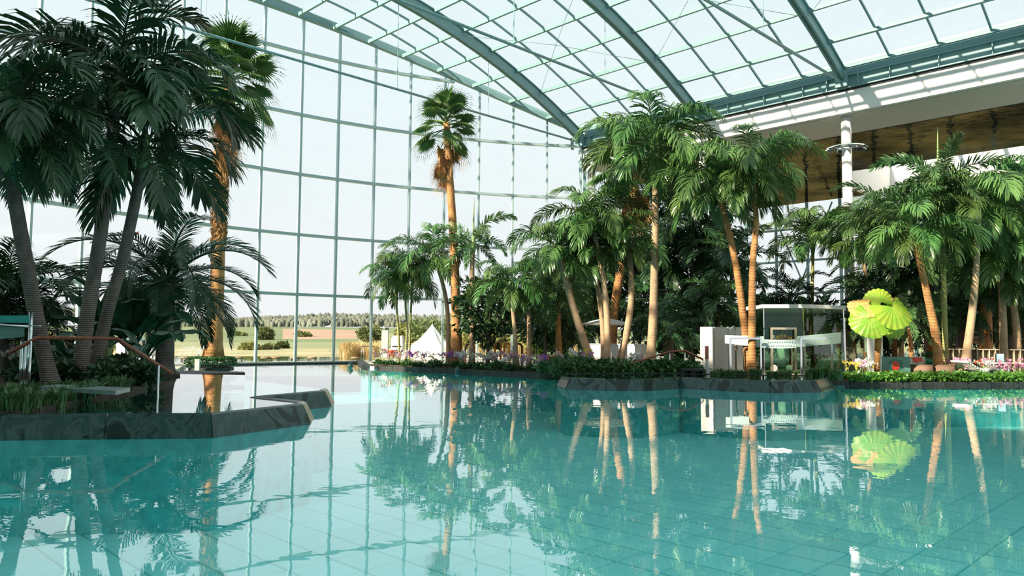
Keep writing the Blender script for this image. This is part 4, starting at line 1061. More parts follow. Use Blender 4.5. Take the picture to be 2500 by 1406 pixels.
# dark bench slabs
for i, x in enumerate((1675, 1703)):
    p = ground(x, 25.8, .2); t = thing('stone_bench', ('dark stone bench nearest the handrail', 'dark stone bench nearest the white partition')[i], 'bench', p, 'stone benches')
    m = MB(); m.box((0, 0, .22), (.38, .4, .06)); local(t, 'seat', m, KERB)
    for sx in (-.15, .15):
        m = MB(); m.box((sx, 0, .095), (.06, .34, .19)); local(t, 'leg', m, KERB)
# white partition with shower
PARTM = mat('pale_partition', (.56, .54, .51), rough=.5, var=.04)
t = thing('partition_wall', 'pale partition wall with dappled shade left of the pavilion', 'partition', ground(1760, 28.5))
base = t.location.copy()
for x0, x1, Y0, Y1 in ((1711, 1742, 28.0, 27.6), (1743, 1776, 27.7, 28.3), (1777, 1813, 28.3, 29.0)):
    a, b = ground(x0, Y0), ground(x1, Y1); d = b - a; m = MB(); hh = dep(x0, 798, Y0).z - .1
    m.box((0, 0, hh / 2), (d.length - .015, .07, hh)); local(t, 'panel', m, PARTM, False, (a + b) / 2 - base, (0, 0, math.atan2(d.y, d.x)))
m = MB(); m.box((0, 0, 0), (.03, .09, .02)); 
p = ground(1797, 27.6, .2); t = thing('shower', 'slim chrome shower column before the pale partition', 'shower', p)
hh = dep(1797, 797, 27.6).z - .2
m = MB(); m.tube([(0, 0, 0), (0, 0, hh - .2), (-.02, -.05, hh - .05), (-.12, -.1, hh), (-.2, -.12, hh - .06)], .028, 8); local(t, 'riser', m, CHROME, True)
m = MB(); m.lathe([(.09, 0), (.09, .03), (.02, .05)], 14, (-.2, -.12, hh - .12)); local(t, 'head', m, CHROME, True)
m = MB(); m.box((0, -.04, hh * .55), (.10, .05, .16)); local(t, 'mixer', m, CHROME)
# glass pavilion
pav = thing('glass_pavilion', 'glass pavilion with a pale flat roof behind the sign panels', 'pavilion', ground(1930, 30.5)); base = pav.location.copy()
pc = [ground(1806, 33), ground(1866, 29.6), ground(1963, 29.2), ground(2062, 30.0), ground(2052, 34.5), ground(1830, 35.5)]
ht = dep(1915, 751, 29.4).z - .1
cx_ = sum(p.x for p in pc) / 6; cy_ = sum(p.y for p in pc) / 6
m = MB(); m.prism([(cx_ + (p.x - cx_) * 1.05 - base.x, cy_ + (p.y - cy_) * 1.05 - base.y) for p in pc], ht - .02, ht + .12); proof = local(pav, 'roof', m, WHITE)
m = MB(); m.prism([(p.x - base.x, p.y - base.y) for p in pc], -.02, .06); local(pav, 'floor_slab', m, PAVE)
for i in range(6):
    a, b = pc[i] - base, pc[(i + 1) % 6] - base; d = b - a; m = MB(); m.box((0, 0, ht / 2), (d.length - .05, .02, ht - .1)); local(pav, 'pane', m, PGLASS, False, (a + b) / 2, (0, 0, math.atan2(d.y, d.x)))
    m = MB(); m.box((0, 0, ht / 2), (.04, .04, ht)); local(pav, 'post', m, CHROME, False, a)
for k in range(9):
    f = (k + .5) / 9; i = 1 if f < .5 else 2; q = pc[i].lerp(pc[i + 1], (f * 2) % 1) - base
    m = MB(); m.lathe([(.03, 0), (.03, .02)], 8); local(proof, 'roof_bolt', m, CHROME, True, (q.x, q.y - .1, ht + .08), (R(90), 0, 0))
# champagne door frame
a, b = ground(1885, 29.0, .16), ground(1943, 28.9, .16); t = thing('door_frame', 'champagne metal door frame in the middle of the pavilion front', 'frame', a); d = b - a; hh = dep(1914, 802, 29).z - .16
for q in (Vector((0, 0, 0)), d):
    m = MB(); m.box(q + Vector((0, 0, hh / 2)), (.08, .07, hh)); jb_ = local(t, 'jamb', m, BRASS)
m = MB(); m.bar(Vector((-.04, 0, hh)), d + Vector((.04, 0, hh)), .07, .08); local(t, 'lintel', m, BRASS)
for q, z_ in ((Vector((.06, -.05, 0)), hh * .82), (d + Vector((-.06, -.05, 0)), hh * .3)):
    m = MB(); m.box(q + Vector((0, 0, z_)), (.07, .05, .11)); local(jb_, 'hinge', m, CHROME)
m = MB(); m.tube([d + Vector((-.16, -.06, .1)), d + Vector((-.16, -.06, hh * .78))], .025, 8); local(jb_, 'pull_handle', m, BRASS, True)
# hanging egg planter with orange flowers, low trolley
p = dep(1912, 850, 29.8); t = thing('egg_planter', 'egg-shaped pale planter with orange flowers hanging in the doorway', 'planter', p)
m = MB(); m.lathe([(.0, -.48), (.12, -.44), (.20, -.28), (.23, -.05), (.21, .16), (.15, .30), (.13, .30), (.18, .15)], 22); local(t, 'shell', m, WHITE, True)
m = MB(); m.tube([(0, 0, .3), (0, 0, .72)], .02, 7); local(t, 'rod', m, BROWNP)
mm = leafcloud(160, .26, .22, .11, .12, ORANGE, 3, .6, .2); o = local(t, 'blossoms', mm, ORANGE, False, (0, 0, .36)); o['kind'] = 'stuff'
p = ground(1909, 29.6, .16); t = thing('low_trolley', 'low white trolley with round discs inside the doorway', 'trolley', p)
m = MB(); m.box((0, 0, .10), (.75, .3, .05)); local(t, 'deck', m, WHITEP)
for sx in (-.36, .22):
    m = MB(); m.lathe([(.13, -.02), (.13, .02)], 18); local(t, 'disc', m, WHITEP, False, (sx, -.16, .2), (R(90), 0, 0))
m = MB(); m.tube([(-.3, -.1, .2), (.42, -.1, .2)], .015, 6); local(t, 'bar', m, CHROME)
# curved sign glass on steel frames
sg = thing('glass_sign', 'long curved frosted glass banner in front of the pavilion', 'sign', ground(1908, 26.6, .25)); base = sg.location.copy()
def bend(x0, x1, yt0, yb0, yt1, yb1, Yc, mt, n=8, sag=0.):
    m = MB(); rows = []
    for i in range(n + 1):
        f = i / n; x = x0 + (x1 - x0) * f; s_ = sag * 4 * f * (1 - f); Yv = 26.6 + .5 * ((x - 1908) / 140) ** 2
        a = dep(x, yt0 + (yt1 - yt0) * f + s_, Yv); b = dep(x, yb0 + (yb1 - yb0) * f + s_, Yv); rows.append((a - base, b - base))
    for (a, b), (c, d_) in zip(rows, rows[1:]):
        k = Vector((0, .02, 0)); m.hexa([b, d_, d_ + k, b + k, a, c, c + k, a + k])
    return m
local(sg, 'glass_panel', bend(1770, 1865, 818, 838, 821, 849, 0, FROST), FROST)
DOTS = mat('dotted_frosted_glass', (.66, .82, .82), rough=.3, trans=.4)
dotp = local(sg, 'glass_panel', bend(1866, 1945, 828, 849, 828, 849, 0, FROST, sag=1.5), DOTS)
local(sg, 'glass_panel', bend(1946, 2053, 821, 847, 811, 838, 0, FROST), FROST)
for r_ in range(2):
    for k in range(12):
        x = 1872 + k * 6 + 3 * r_; q = dep(x, 834 + r_ * 9, 26.58) - base
        m = MB(); m.lathe([(.022, 0), (.022, .006)], 7); local(dotp, 'dot', m, SOFFIT, False, q, (R(90), 0, 0))
for x0, x1 in ((1783, 1857), (1955, 2030)):
    a, b = dep(x0, 826, 26.45) - base, dep(x1, 826, 26.4) - base
    m = MB()
    for q in (a, b): m.bar(Vector((q.x, q.y, 0)), q, .06, .06)
    m.bar(a, b, .06, .06); local(sg, 'steel_frame', m, CHROME)
# glass screen right of the pavilion
t = thing('tall_glass_screen', 'tall clear glass screen at the right side of the pavilion', 'screen', ground(2080, 26.0)); base = t.location.copy()
a, b = ground(2064, 25.6), ground(2118, 27.5); d = b - a; hh = dep(2064, 776, 25.6).z - .1
m = MB(); m.box((0, 0, hh / 2), (d.length, .02, hh)); local(t, 'pane', m, PGLASS, False, (a + b) / 2 - base, (0, 0, math.atan2(d.y, d.x)))
m = MB(); m.box((0, 0, hh / 2), (.035, .035, hh)); local(t, 'edge_post', m, CHROME, False, a - base)
m = MB(); m.box((0, 0, hh * .22), (d.length * .95, .04, hh * .44)); local(t, 'lower_panel', m, mat('grey_green_panel', (.20, .22, .16), rough=.3), False, (a + b) / 2 - base + Vector((.05, .12, 0)), (0, 0, math.atan2(d.y, d.x)))
# white pillar behind the lime plant
p = ground(2134, 28.2, .1); t = thing('square_pillar', 'short white pillar right behind the lime-leaved plant', 'pillar', p)
hh = dep(2134, 806, 28.2).z - .1; m = MB(); m.box((0, 0, hh / 2), (.46, .46, hh)); local(t, 'shaft', m, WHITE); m = MB(); m.box((0, 0, .05), (.52, .52, .1)); local(t, 'base', m, WHITE)
# flower art panels
ARTG = mat('art_green', (.10, .24, .19), rough=.4, var=.1, vscale=2); ARTD = mat('art_dark_green', (.03, .13, .09), rough=.4); ARTR = mat('art_red', (.62, .045, .012), rough=.4, var=.25, vscale=6); ARTP = mat('art_pale', (.40, .48, .34), rough=.4, var=.2, vscale=3)
def blob(m, c, rx, rz, y, n=14, wob=.12, seed=0, mi=0):
    rnd = random.Random(seed); vs = [(c[0], y, c[1])]
    for k in range(n):
        a = 2 * math.pi * k / n; q = 1 + rnd.uniform(-wob, wob); vs.append((c[0] + rx * q * math.cos(a), y, c[1] + rz * q * math.sin(a)))
    m.add(vs, [(0, 1 + (k + 1) % n, 1 + k) for k in range(n)], mi)
p = (ground(2154, 26.4, .14) + ground(2222, 26.3, .14)) / 2; t = thing('flower_panel', 'green picture panel painted with a large red flower', 'panel', p); w_ = 68 * 26.3 / F; hh = dep(2190, 871, 26.3).z - .14
m = MB(); m.box((0, 0, hh / 2), (w_, .05, hh)); bd_ = local(t, 'board', m, ARTG)
m = MB(); blob(m, (-.02, hh * .62), w_ * .26, hh * .28, -.028, 16, .2, 1); local(bd_, 'painted_leaf', m, ARTD)
m = MB(); blob(m, (-.03, hh * .58), w_ * .13, hh * .24, -.031, 14, .12, 2); blob(m, (-w_ * .36, hh * .22), w_ * .11, hh * .18, -.031, 10, .3, 3); m.add([(-.06, -.031, hh * .4), (-.12, -.031, hh * .12), (-.09, -.031, hh * .12), (-.02, -.031, hh * .4)], [(0, 1, 2, 3)]); local(bd_, 'painted_flower', m, ARTR)
m = MB(); blob(m, (.1, hh * .1), w_ * .2, hh * .12, -.031, 14, .3, 5); local(bd_, 'painted_highlight', m, ARTP)
p = (ground(2223, 26.9, .14) + ground(2257, 26.9, .14)) / 2; t = thing('flower_panel', 'pale picture panel with orange petals behind the left rattan planter', 'panel', p); w_ = 36 * 26.9 / F
m = MB(); m.box((0, 0, hh / 2), (w_, .05, hh)); bd_ = local(t, 'board', m, ARTP)
m = MB(); blob(m, (-.02, hh * .85), w_ * .4, hh * .13, -.028, 16, .3, 1); blob(m, (w_ * .42, hh * .6), w_ * .06, hh * .3, -.029, 10, .2, 4); local(bd_, 'painted_flower', m, ARTR)
# rattan planters, pots
for i, (x, lab) in enumerate(((2249, 'brown rattan drum planter right of the flower panel'), (2303, 'brown rattan drum planter holding the leaning palm'))):
    p = ground(x, 26.6, .14); hh = dep(x, 892, 26.3).z - .14; t = thing('rattan_planter', lab, 'planter', p, 'rattan planters'); r_ = 26 * 26.6 / F
    m = MB(); m.lathe([(r_ * .9, 0), (r_, hh * .4), (r_, hh), (r_ * .93, hh), (r_ * .93, hh - .06)], 26); wv_ = local(t, 'woven_body', m, RATTAN, True)
    m = MB(); m.lathe([(r_ * .93, hh - .08), (0, hh - .05)], 20); local(t, 'soil', m, SOIL)
    m = MB(); m.lathe([(r_ * 1.0, hh - .02), (r_ * 1.03, hh), (r_ * .99, hh + .02)], 26); local(wv_, 'rim', m, RATTAN, True)
def pot(label, x, Y, wpx, y0, y1, mt, zf, foliage=None):
    p = ground(x, Y, zf); r_ = wpx * Y / F / 2; hh = dep(x, y0, Y).z - dep(x, y1, Y).z; t = thing('plant_pot', label, 'pot', p)
    m = MB(); m.lathe([(r_ * .8, 0), (r_, hh), (r_ * .9, hh), (r_ * .85, hh - .04)], 20); local(t, 'pot', m, mt, True)
    m = MB(); m.lathe([(r_ * .88, hh - .05), (0, hh - .03)], 16); local(t, 'soil', m, SOIL)
    if foliage: o = put('foliage', foliage, t, (0, 0, hh + .14), (0, 0, 1), r_ * 2.0); o['kind'] = 'stuff'
GPOT = mat('green_glaze', (.02, .30, .19), rough=.2, var=.2)
zg = dep(2272, 892, 27.2).z
p = ground(2272, 27.4, .14); t = thing('plant_stand', 'dark stand under the green pot behind the rattan planters', 'stand', p); m = MB(); m.lathe([(.16, 0), (.05, .04), (.05, zg - .18), (.2, zg - .14)], 14); local(t, 'column', m, DARKM, True)
pot('green glazed pot with a leafy plant behind the rattan planters', 2272, 27.4, 31, 876, 892, GPOT, zg, CLD[0])
pot('white pot between the rattan planter and the curved lounger', 2338, 26.4, 20, 891, 911, WHITE, .14, CLD[1])
# cubby shelf
BEIGE = mat('beige_board', (.50, .44, .33), rough=.5, var=.05)
a, b = ground(2312, 29.5), ground(2520, 28.5); t = thing('cubby_shelf', 'long beige shelf of open cubbies behind the white desk', 'shelf', (a + b) / 2); d = b - a; t.rotation_euler = (0, 0, math.atan2(d.y, d.x)); hh = dep(2400, 853, 29).z - .1; L_ = d.length
m = MB(); m.box((0, .2, hh / 2), (L_, .03, hh)); local(t, 'back', m, BEIGE)
nc = 14
for k in range(nc + 1):
    m = MB(); m.box((-L_ / 2 + L_ * k / nc, 0, hh / 2), (.03, .38, hh)); local(t, 'divider', m, BEIGE)
for z_ in (.03, hh * .52, hh):
    m = MB(); m.box((0, 0, z_), (L_ + .03, .4, .03)); local(t, 'shelf_board', m, BEIGE)
# desk and light box
p = ground(2435, 26.8, .12); hh = dep(2435, 884, 26.8).z - .12; w_ = 42 * 26.8 / F; t = thing('desk', 'small white desk behind the pink orchids', 'desk', p)
m = MB(); m.box((0, 0, hh - .02), (w_, .5, .05)); local(t, 'top', m, WHITEP)
for sx in (-1, 1):
    m = MB(); m.box((sx * (w_ / 2 - .03), 0, (hh - .05) / 2), (.05, .46, hh - .05)); local(t, 'side', m, WHITEP)
m = MB(); m.box((0, .2, hh * .45), (w_ - .1, .03, hh * .5)); local(t, 'modesty_panel', m, WHITE)
zd = .12 + hh + .005; h2 = dep(2441, 863, 26.8).z - zd; p = ground(2441, 26.85, zd); t = thing('light_box', 'pale blue framed board standing on the white desk', 'board', p)
m = MB(); m.box((0, 0, h2 / 2), (.26, .05, h2)); local(t, 'frame', m, DARKM); m = MB(); m.box((.01, -.03, h2 / 2), (.25, .012, h2 - .02)); local(t, 'face', m, mat('pale_blue_face', (.42, .68, .78), rough=.4))
# wooden signpost
p = ground(2355, 32, .1); t = thing('signpost', 'wooden signpost with arrow boards among the right-hand palms', 'signpost', p); hh = dep(2355, 770, 32).z - .1
m = MB(); m.tube([(0, 0, 0), (0, 0, hh)], .09, 9); local(t, 'pole', m, WOODL, True)
for z_, x0, x1 in ((.90, -.62, .35), (.86, -.4, .3), (.72, .05, .95), (.62, .05, .85), (.54, -.0, .75), (.42, -.62, .1)):
    m = MB(); s_ = 1 if x1 > -x0 else -1; tipx = (x1 + .12) if s_ > 0 else (x0 - .12)
    po = [(x0, -.075), (x1, -.075), (x1 + .1, 0), (x1, .075), (x0, .075)] if s_ > 0 else [(x1, .075), (x0, .075), (x0 - .1, 0), (x0, -.075), (x1, -.075)]
    m.prism(po, 0, .03); local(t, 'arrow_board', m, WOODL, False, (0, -.1, hh * z_), (R(90), 0, 0))
# floating buoys
for x, y, s_, lab in ((555, 922, .18, 'small dark ball buoy floating before the thin weir slab'), (855, 895, .16, 'small dark ball buoy floating near the glass wall'), (1118, 904, .17, 'small teal ball buoy floating by the far kerb')):
    p = onz(x, y + 4, 0); r_ = 7 * p.y / F; t = thing('buoy', lab, 'buoy', (p.x, p.y, 0), 'ball buoys')
    m = MB(); m.lathe([(r_ * math.sin(R(k * 15)), -r_ * math.cos(R(k * 15)) + r_ * .75) for k in range(13)], 14); local(t, 'ball', m, mat('buoy_teal', (.02, .07, .07), rough=.3) if s_ else KERB, True)
    m = MB(); m.lathe([(r_ * .3, r_ * 1.65), (r_ * .3, r_ * 1.9)], 8); local(t, 'cap', m, DARKM)
# ------------------------------------------------------------------ left bank fittings
A1, A2, A3, A4 = dep(22, 862, 13.3), dep(92, 824, 13.6), dep(286, 827, 14), dep(421, 913, 14.2)
rail('long red-brown handrail crossing in front of the leaning palms', [A1, A2, A3, A4], [(dep(76, 832, 13.5), .3), (dep(388, 892, 14.1), -.4)], .035)
p = onz(58, 962, .3); p.z = .3; t = thing('sign_post', 'thick brushed steel post holding the teal glass sign at the left edge', 'post', p)
hh = dep(58, 800, p.y).z - .3
for dx in (-.07, 0, .07):
    m = MB(); m.tube([(dx, 0, 0), (dx, 0, hh + (.3 if dx > 0 else -.25))], .035, 8); local(t, 'tube', m, CHROME, True)
m = MB(); m.box((0, 0, .02), (.34, .22, .04)); local(t, 'base_plate', m, CHROME)
Yp = p.y - .1
t = thing('teal_glass_sign', 'teal glass sign panel with a chrome rail cut by the left edge', 'sign', dep(20, 835, Yp)); base = t.location.copy()
TG = mat('teal_glass_face', (.05, .46, .42), rough=.2, trans=.4); TG2 = mat('grey_teal_glass', (.20, .38, .33), rough=.25, trans=.4)
def quadbox(px, Y, th=.02):
    v = [dep(x, y, Y) - base for x, y in px]; k = Vector((0, th, 0)); m = MB(); m.hexa([v[0], v[1], v[1] + k, v[0] + k, v[3], v[2], v[2] + k, v[3] + k]); return m
local(t, 'glass_panel', quadbox([(-150, 783), (70, 789), (70, 770), (-150, 771)], Yp), TG)
local(t, 'glass_panel', quadbox([(-150, 842), (58, 822), (58, 797), (-150, 790)], Yp + .05), TG2)
m = MB(); m.tube([dep(-150, 785, Yp) - base, dep(70, 797, Yp) - base], .025, 8); m.tube([dep(70, 795, Yp) - base, dep(101, 796, Yp) - base], .012, 6); local(t, 'chrome_rail', m, CHROME, True)
for k in range(7):
    m = MB(); m.lathe([(.007, 0), (.007, .005)], 6); local(t, 'dot', m, DARKM, False, dep(6 + k * 8, 818 - (k > 4), Yp + .03) - base, (R(90), 0, 0))
p = onz(30, 905, .3); t = thing('dark_bollard', 'dark cylindrical bollard behind the white orchids at the left edge', 'bollard', (p.x, p.y, .3)); hh = dep(28, 838, p.y).z - .3
m = MB(); m.lathe([(.09, 0), (.09, hh - .06), (.07, hh)], 14); local(t, 'body', m, DARKM, True); m = MB(); m.lathe([(.13, 0), (.13, .03), (.09, .04)], 14); local(t, 'base', m, DARKM)
# terrace furniture far left
p = ground(372, 30, .12); t = thing('closed_parasol', 'folded grey-beige parasol on the left terrace behind the handrail end', 'parasol', p); hh = dep(372, 800, 30).z - .12
m = MB(); m.lathe([(.03, 0), (.03, hh)], 7); local(t, 'pole', m, WOODL)
m = MB(); m.lathe([(.20, hh * .32), (.24, hh * .36), (.13, hh * .75), (.03, hh)], 9); local(t, 'folded_canopy', m, CANVAS)
m = MB(); m.lathe([(.3, 0), (.3, .06), (.05, .1)], 12); local(t, 'foot', m, DARKM)
for i, (x, Y) in enumerate(((175, 27), (285, 28), (330, 29), (120, 26))):
    p = ground(x, Y, .12); t = thing('terrace_table', ('small pale table left of the middle leaning trunk', 'small pale table behind the right leaning trunk', 'small pale table near the folded parasol', 'small pale table behind the leftmost leaning trunk')[i], 'table', p, 'terrace tables')
    m = MB(); m.box((0, 0, .42), (1.5, .8, .04)); local(t, 'top', m, WHITEP)
    for sx in (-.6, .6):
        for sy in (-.3, .3):
            m = MB(); m.box((sx, sy, .2), (.05, .05, .4)); local(t, 'leg', m, CHROME)
t = thing('kiosk', 'pale kiosk block behind the banana plant on the left terrace', 'kiosk', ground(340, 33.5, .12)); hh = dep(340, 830, 33).z - .12
m = MB(); m.box((0, 0, hh / 2), (1.7, .8, hh)); local(t, 'body', m, WHITE); m = MB(); m.box((0, 0, hh + .04), (1.9, 1.0, .08)); local(t, 'roof', m, STEEL)
for sx in (-.4, .35):
    m = MB(); m.box((sx, -.41, hh * .5), (.10, .03, hh * .95)); local(t, 'stripe', m, DARKM)
# hanging birds
for x, y, Y, lab in ((490, 443, 30, 'small blue and red paper bird hanging left of the brown fan palm'), (330, 571, 26, 'small red paper bird hanging between the leaning trunks')):
    p = dep(x, y, Y); t = thing('hanging_bird', lab, 'decoration', p); b1 = mat('bird_red', (.65, .10, .06), rough=.5); b2 = mat('bird_blue', (.10, .45, .55), rough=.5)
    m = MB(); m.lathe([(0, -.14), (.05, -.04), (.045, .06), (0, .14)], 8); local(t, 'body', m, b1, True, (0, 0, 0), (0, R(70), 0))
    for sg_ in (-1, 1):
        m = MB(); m.add([(-.05, 0, 0), (.06, 0, 0), (.02, sg_ * .25, .14), (-.04, sg_ * .2, .1)], [(0, 1, 2, 3)]); local(t, 'wing', m, b2 if x > 400 else b1)
    m = MB(); zz = min(zroof(SPAN / 2), 18) - p.z; m.tube([(0, 0, .03), (0, 0, zz)], .004, 4); local(t, 'cord', m, SOFFIT)

# ------------------------------------------------------------------ outdoors beyond the glass
def zter(Y):
    if Y < 60: return -.02
    if Y < 260: return -.02 + 4.2 * ((Y - 60) / 200) ** 1.1
    return 4.2 + 4.2 * min((Y - 260) / 260, 1.4)
FG = mat('meadow', (.17, .20, .085), rough=.9, col2=(.12, .16, .065), vscale=.03); FB = mat('ploughed_field', (.36, .23, .16), rough=.95, var=.1, vscale=.05)
FS = mat('straw_verge', (.40, .34, .20), rough=.95, col2=(.26, .25, .12), vscale=.2); FD = mat('green_crop', (.15, .20, .085), rough=.9, var=.12, vscale=.04); FY = mat('dry_meadow', (.27, .26, .13), rough=.9, col2=(.20, .22, .10), vscale=.05)
m = MB(); ys = [38, 44, 50, 56, 60, 64, 68, 73, 80, 90, 105, 125, 150, 180, 215, 255, 300, 360, 430, 520, 640, 900]; xs = [-1.5 + .05 * i for i in range(61)]
vid = {}
for j, Y in enumerate(ys):
    for i, x in enumerate(xs): vid[i, j] = len(m.v); m.v.append((x * Y, Y, zter(Y) + .25 * math.sin(x * 9 + Y * .02) * min(max((Y - 62) / 100, 0), 1)))
for j in range(len(ys) - 1):
    for i in range(len(xs) - 1):
        Y = (ys[j] + ys[j + 1]) / 2; x = xs[i]; k = 0
        if Y < 80: k = 2
        elif Y < 110: k = 4
        elif 135 < Y < 310 and -.34 < x < -.19: k = 1
        elif 110 < Y < 200: k = 3 if x > -.32 else 0
        elif Y > 270: k = 0
        if x > -.2 and 100 < Y < 300: k = 4 if Y < 190 else 0
        m.f.append([vid[i, j], vid[i + 1, j], vid[i + 1, j + 1], vid[i, j + 1]]); m.m.append(k)
# keep it outside the hall
keep = [(f, k) for f, k in zip(m.f, m.m)]
inside = lambda p: (Vector((p[0], p[1], 0)) - AB(A0, B0, 0)).length < RA + .3
m.f = [f for f, k in keep if not all(inside(m.v[q]) for q in f)]; m.m = [k for f, k in keep if not all(inside(m.v[q]) for q in f)]
m.v = [(x, y, z if not inside((x, y)) else -.5) for x, y, z in m.v]
structure(m.build('ground', [FG, FB, FS, FD, FY]))
# outdoor pool and its pale edge
m = MB(); q0 = [tuple(arcpt(t_, 0, .35))[:2] for t_ in range(30, -17, -2)]
far = gp([(905, 872), (760, 871), (620, 870), (430, 869), (-100, 868)], 0)
m.add([(x, y, .01) for x, y in q0 + far], [list(range(len(q0 + far)))]); ow2 = m.build('outdoor_water', glassmat('outdoor_water', (.5, .75, .75), 1.33, bump=.2, bscale=1.)); tag(ow2, 'pale rippled water of the outdoor pool beyond the glass wall', 'water', kind='stuff')
m = MB(); m.add([(x, y, -.35) for x, y in q0 + far], [list(range(len(q0 + far)))]); structure(m.build('outdoor_pool_floor', PAVE))
m = MB()
for t1 in range(30, -17, -2):
    m.hexa([arcpt(t1, -.3, .3), arcpt(t1 - 2, -.3, .3), arcpt(t1 - 2, -.3, 1.6), arcpt(t1, -.3, 1.6), arcpt(t1, .07, .3), arcpt(t1 - 2, .07, .3), arcpt(t1 - 2, .07, 1.6), arcpt(t1, .07, 1.6)])
structure(m.build('outdoor_kerb', WHITE))
for i, x in enumerate((452, 540, 582, 648, 672, 720, 762, 868)):
    p = onz(x, 879, .02); t = thing('pool_headrest', 'low brown headrest bar in the outdoor pool beyond the glass', 'headrest', p, 'headrests in the outdoor pool')
    m = MB(); m.tube([(-.28, 0, .14), (.28, 0, .14)], .07, 7); local(t, 'roll', m, WOODL, True)
    for sx in (-.2, .2):
        m = MB(); m.box((sx, 0, .04), (.05, .1, .16)); local(t, 'bracket', m, DARKM)
# fountain
p = onz(483, 872, .02); t = thing('fountain', 'outdoor fountain with white spray behind the hedge island', 'fountain', p)
SPRAY = mat('water_spray', (.88, .90, .92), rough=.5, trans=.5); rnd = random.Random(9); m = MB()
for k in range(16):
    a = k * 2 * math.pi / 16; sp_ = rnd.uniform(1.1, 1.5)
    pts = [Vector((math.cos(a) * sp_ * t_, math.sin(a) * sp_ * t_, 2.2 * t_ * (1 - t_) * 1.1 + .1)) for t_ in [i / 8 for i in range(9)]]
    m.tube(pts, .010, 3, False)
for k in range(1800):
    a = rnd.uniform(0, 6.28); q = rnd.random() ** .5 * 2.0; c = Vector((q * math.cos(a) + .8, q * math.sin(a), abs(rnd.gauss(.0, .9)) + .1)); s_ = .012
    m.add([c, c + Vector((s_, 0, -s_)), c + Vector((0, 0, s_ * 2.5))], [(0, 1, 2)])
o = local(t, 'spray', m, SPRAY); o['kind'] = 'stuff'
m = MB(); m.lathe([(.5, 0), (.5, .06), (.1, .08), (.08, .16)], 16); local(t, 'nozzle_plate', m, DARKM)
# bell tent
p = ground(1054, 52, 0); p.z = 0; t = thing('bell_tent', 'white canvas bell tent on the lawn outside the glass', 'tent', p)
zt_ = dep(1053, 792, 52).z; n = 12; rb_ = 2.05
TENT = mat('tent_canvas', (.84, .83, .80), rough=.85, trans=.12)
for k in range(n):
    a0_, a1_ = 2 * math.pi * k / n, 2 * math.pi * (k + 1) / n; m = MB()
    def tp(a, r_, z_): return Vector((r_ * math.cos(a), r_ * math.sin(a), z_))
    am = (a0_ + a1_) / 2; T_ = Vector((0, 0, zt_))
    vs = [tp(a0_, rb_ * 1.02, 0), tp(am, rb_ * .96, 0), tp(a1_, rb_ * 1.02, 0), tp(a0_, rb_, .45), tp(am, rb_ * .93, .42), tp(a1_, rb_, .45), tp(a0_, rb_ * .42, zt_ * .58), tp(am, rb_ * .38, zt_ * .57), tp(a1_, rb_ * .42, zt_ * .58), T_]
    m.add(vs, [(0, 1, 4, 3), (1, 2, 5, 4), (3, 4, 7, 6), (4, 5, 8, 7), (6, 7, 9), (7, 8, 9)]); local(t, 'canvas_panel', m, TENT)
m = MB(); m.lathe([(.16, zt_ - .22), (.05, zt_ - .02), (.0, zt_ + .08)], 8); local(t, 'cap', m, TENT)
m = MB()
for k in range(n):
    a0_ = 2 * math.pi * k / n; m.tube([tp(a0_, rb_, .45), tp(a0_, rb_ * 1.45, 0)], .012, 4)
local(t, 'guy_rope', m, SOFFIT)
# white van, concrete pillar, outdoor rails
p = ground(971, 68, 0); p.z = .15; t = thing('white_van', 'small white van parked beyond the concrete pillar outside', 'van', p); k_ = 68 / F
m = MB(); m.box((0, 0, .75), (27 * k_, 1.6, 1.05)); m.hexa([(-.45, -.7, 1.25), (.47, -.7, 1.25), (.47, .7, 1.25), (-.45, .7, 1.25), (-.35, -.65, 1.5), (.42, -.65, 1.5), (.42, .65, 1.5), (-.35, .65, 1.5)]); local(t, 'body', m, WHITEP)
m = MB(); m.box((.0, -.82, .55), (.8, .03, .10)); local(t, 'bumper', m, DARKM)
for sx in (-.32, .32):
    m = MB(); m.lathe([(.2, -.1), (.2, .1)], 12); local(t, 'wheel', m, DARKM, False, (sx, -.7, .2), (R(90), 0, 0))
p = ground(939, 56, 0); p.z = 0; t = thing('concrete_pillar', 'square concrete pillar outside left of the white van', 'pillar', p); hh = dep(939, 806, 56).z
m = MB(); m.box((0, 0, hh / 2), (.46, .46, hh)); local(t, 'shaft', m, SOFFIT); m = MB(); m.box((.12, 0, hh + .1), (.2, .3, .2)); local(t, 'cap', m, DARKM)
for lab, pts, pb in (('thin dark handrail outside leading down to the van', [dep(872, 852, 49), dep(886, 845, 49), dep(915, 846, 49), dep(965, 868, 49)], [(dep(882, 847, 49), 0), (dep(888, 845, 49), 0), (dep(913, 846, 49), 0)]),
                     ('curved chrome handrail in the outdoor pool left of the reeds', [dep(803, 858, 50), dep(812, 849, 50), dep(820, 851, 50), dep(821, 878, 50)], [(dep(821, 878, 50), -.2), (dep(836, 855, 50), -.2)])):
    rail(lab, pts, pb, .02, pm=CHROME, mt=CHROME if 'chrome' in lab else DARKM, pr=.015)
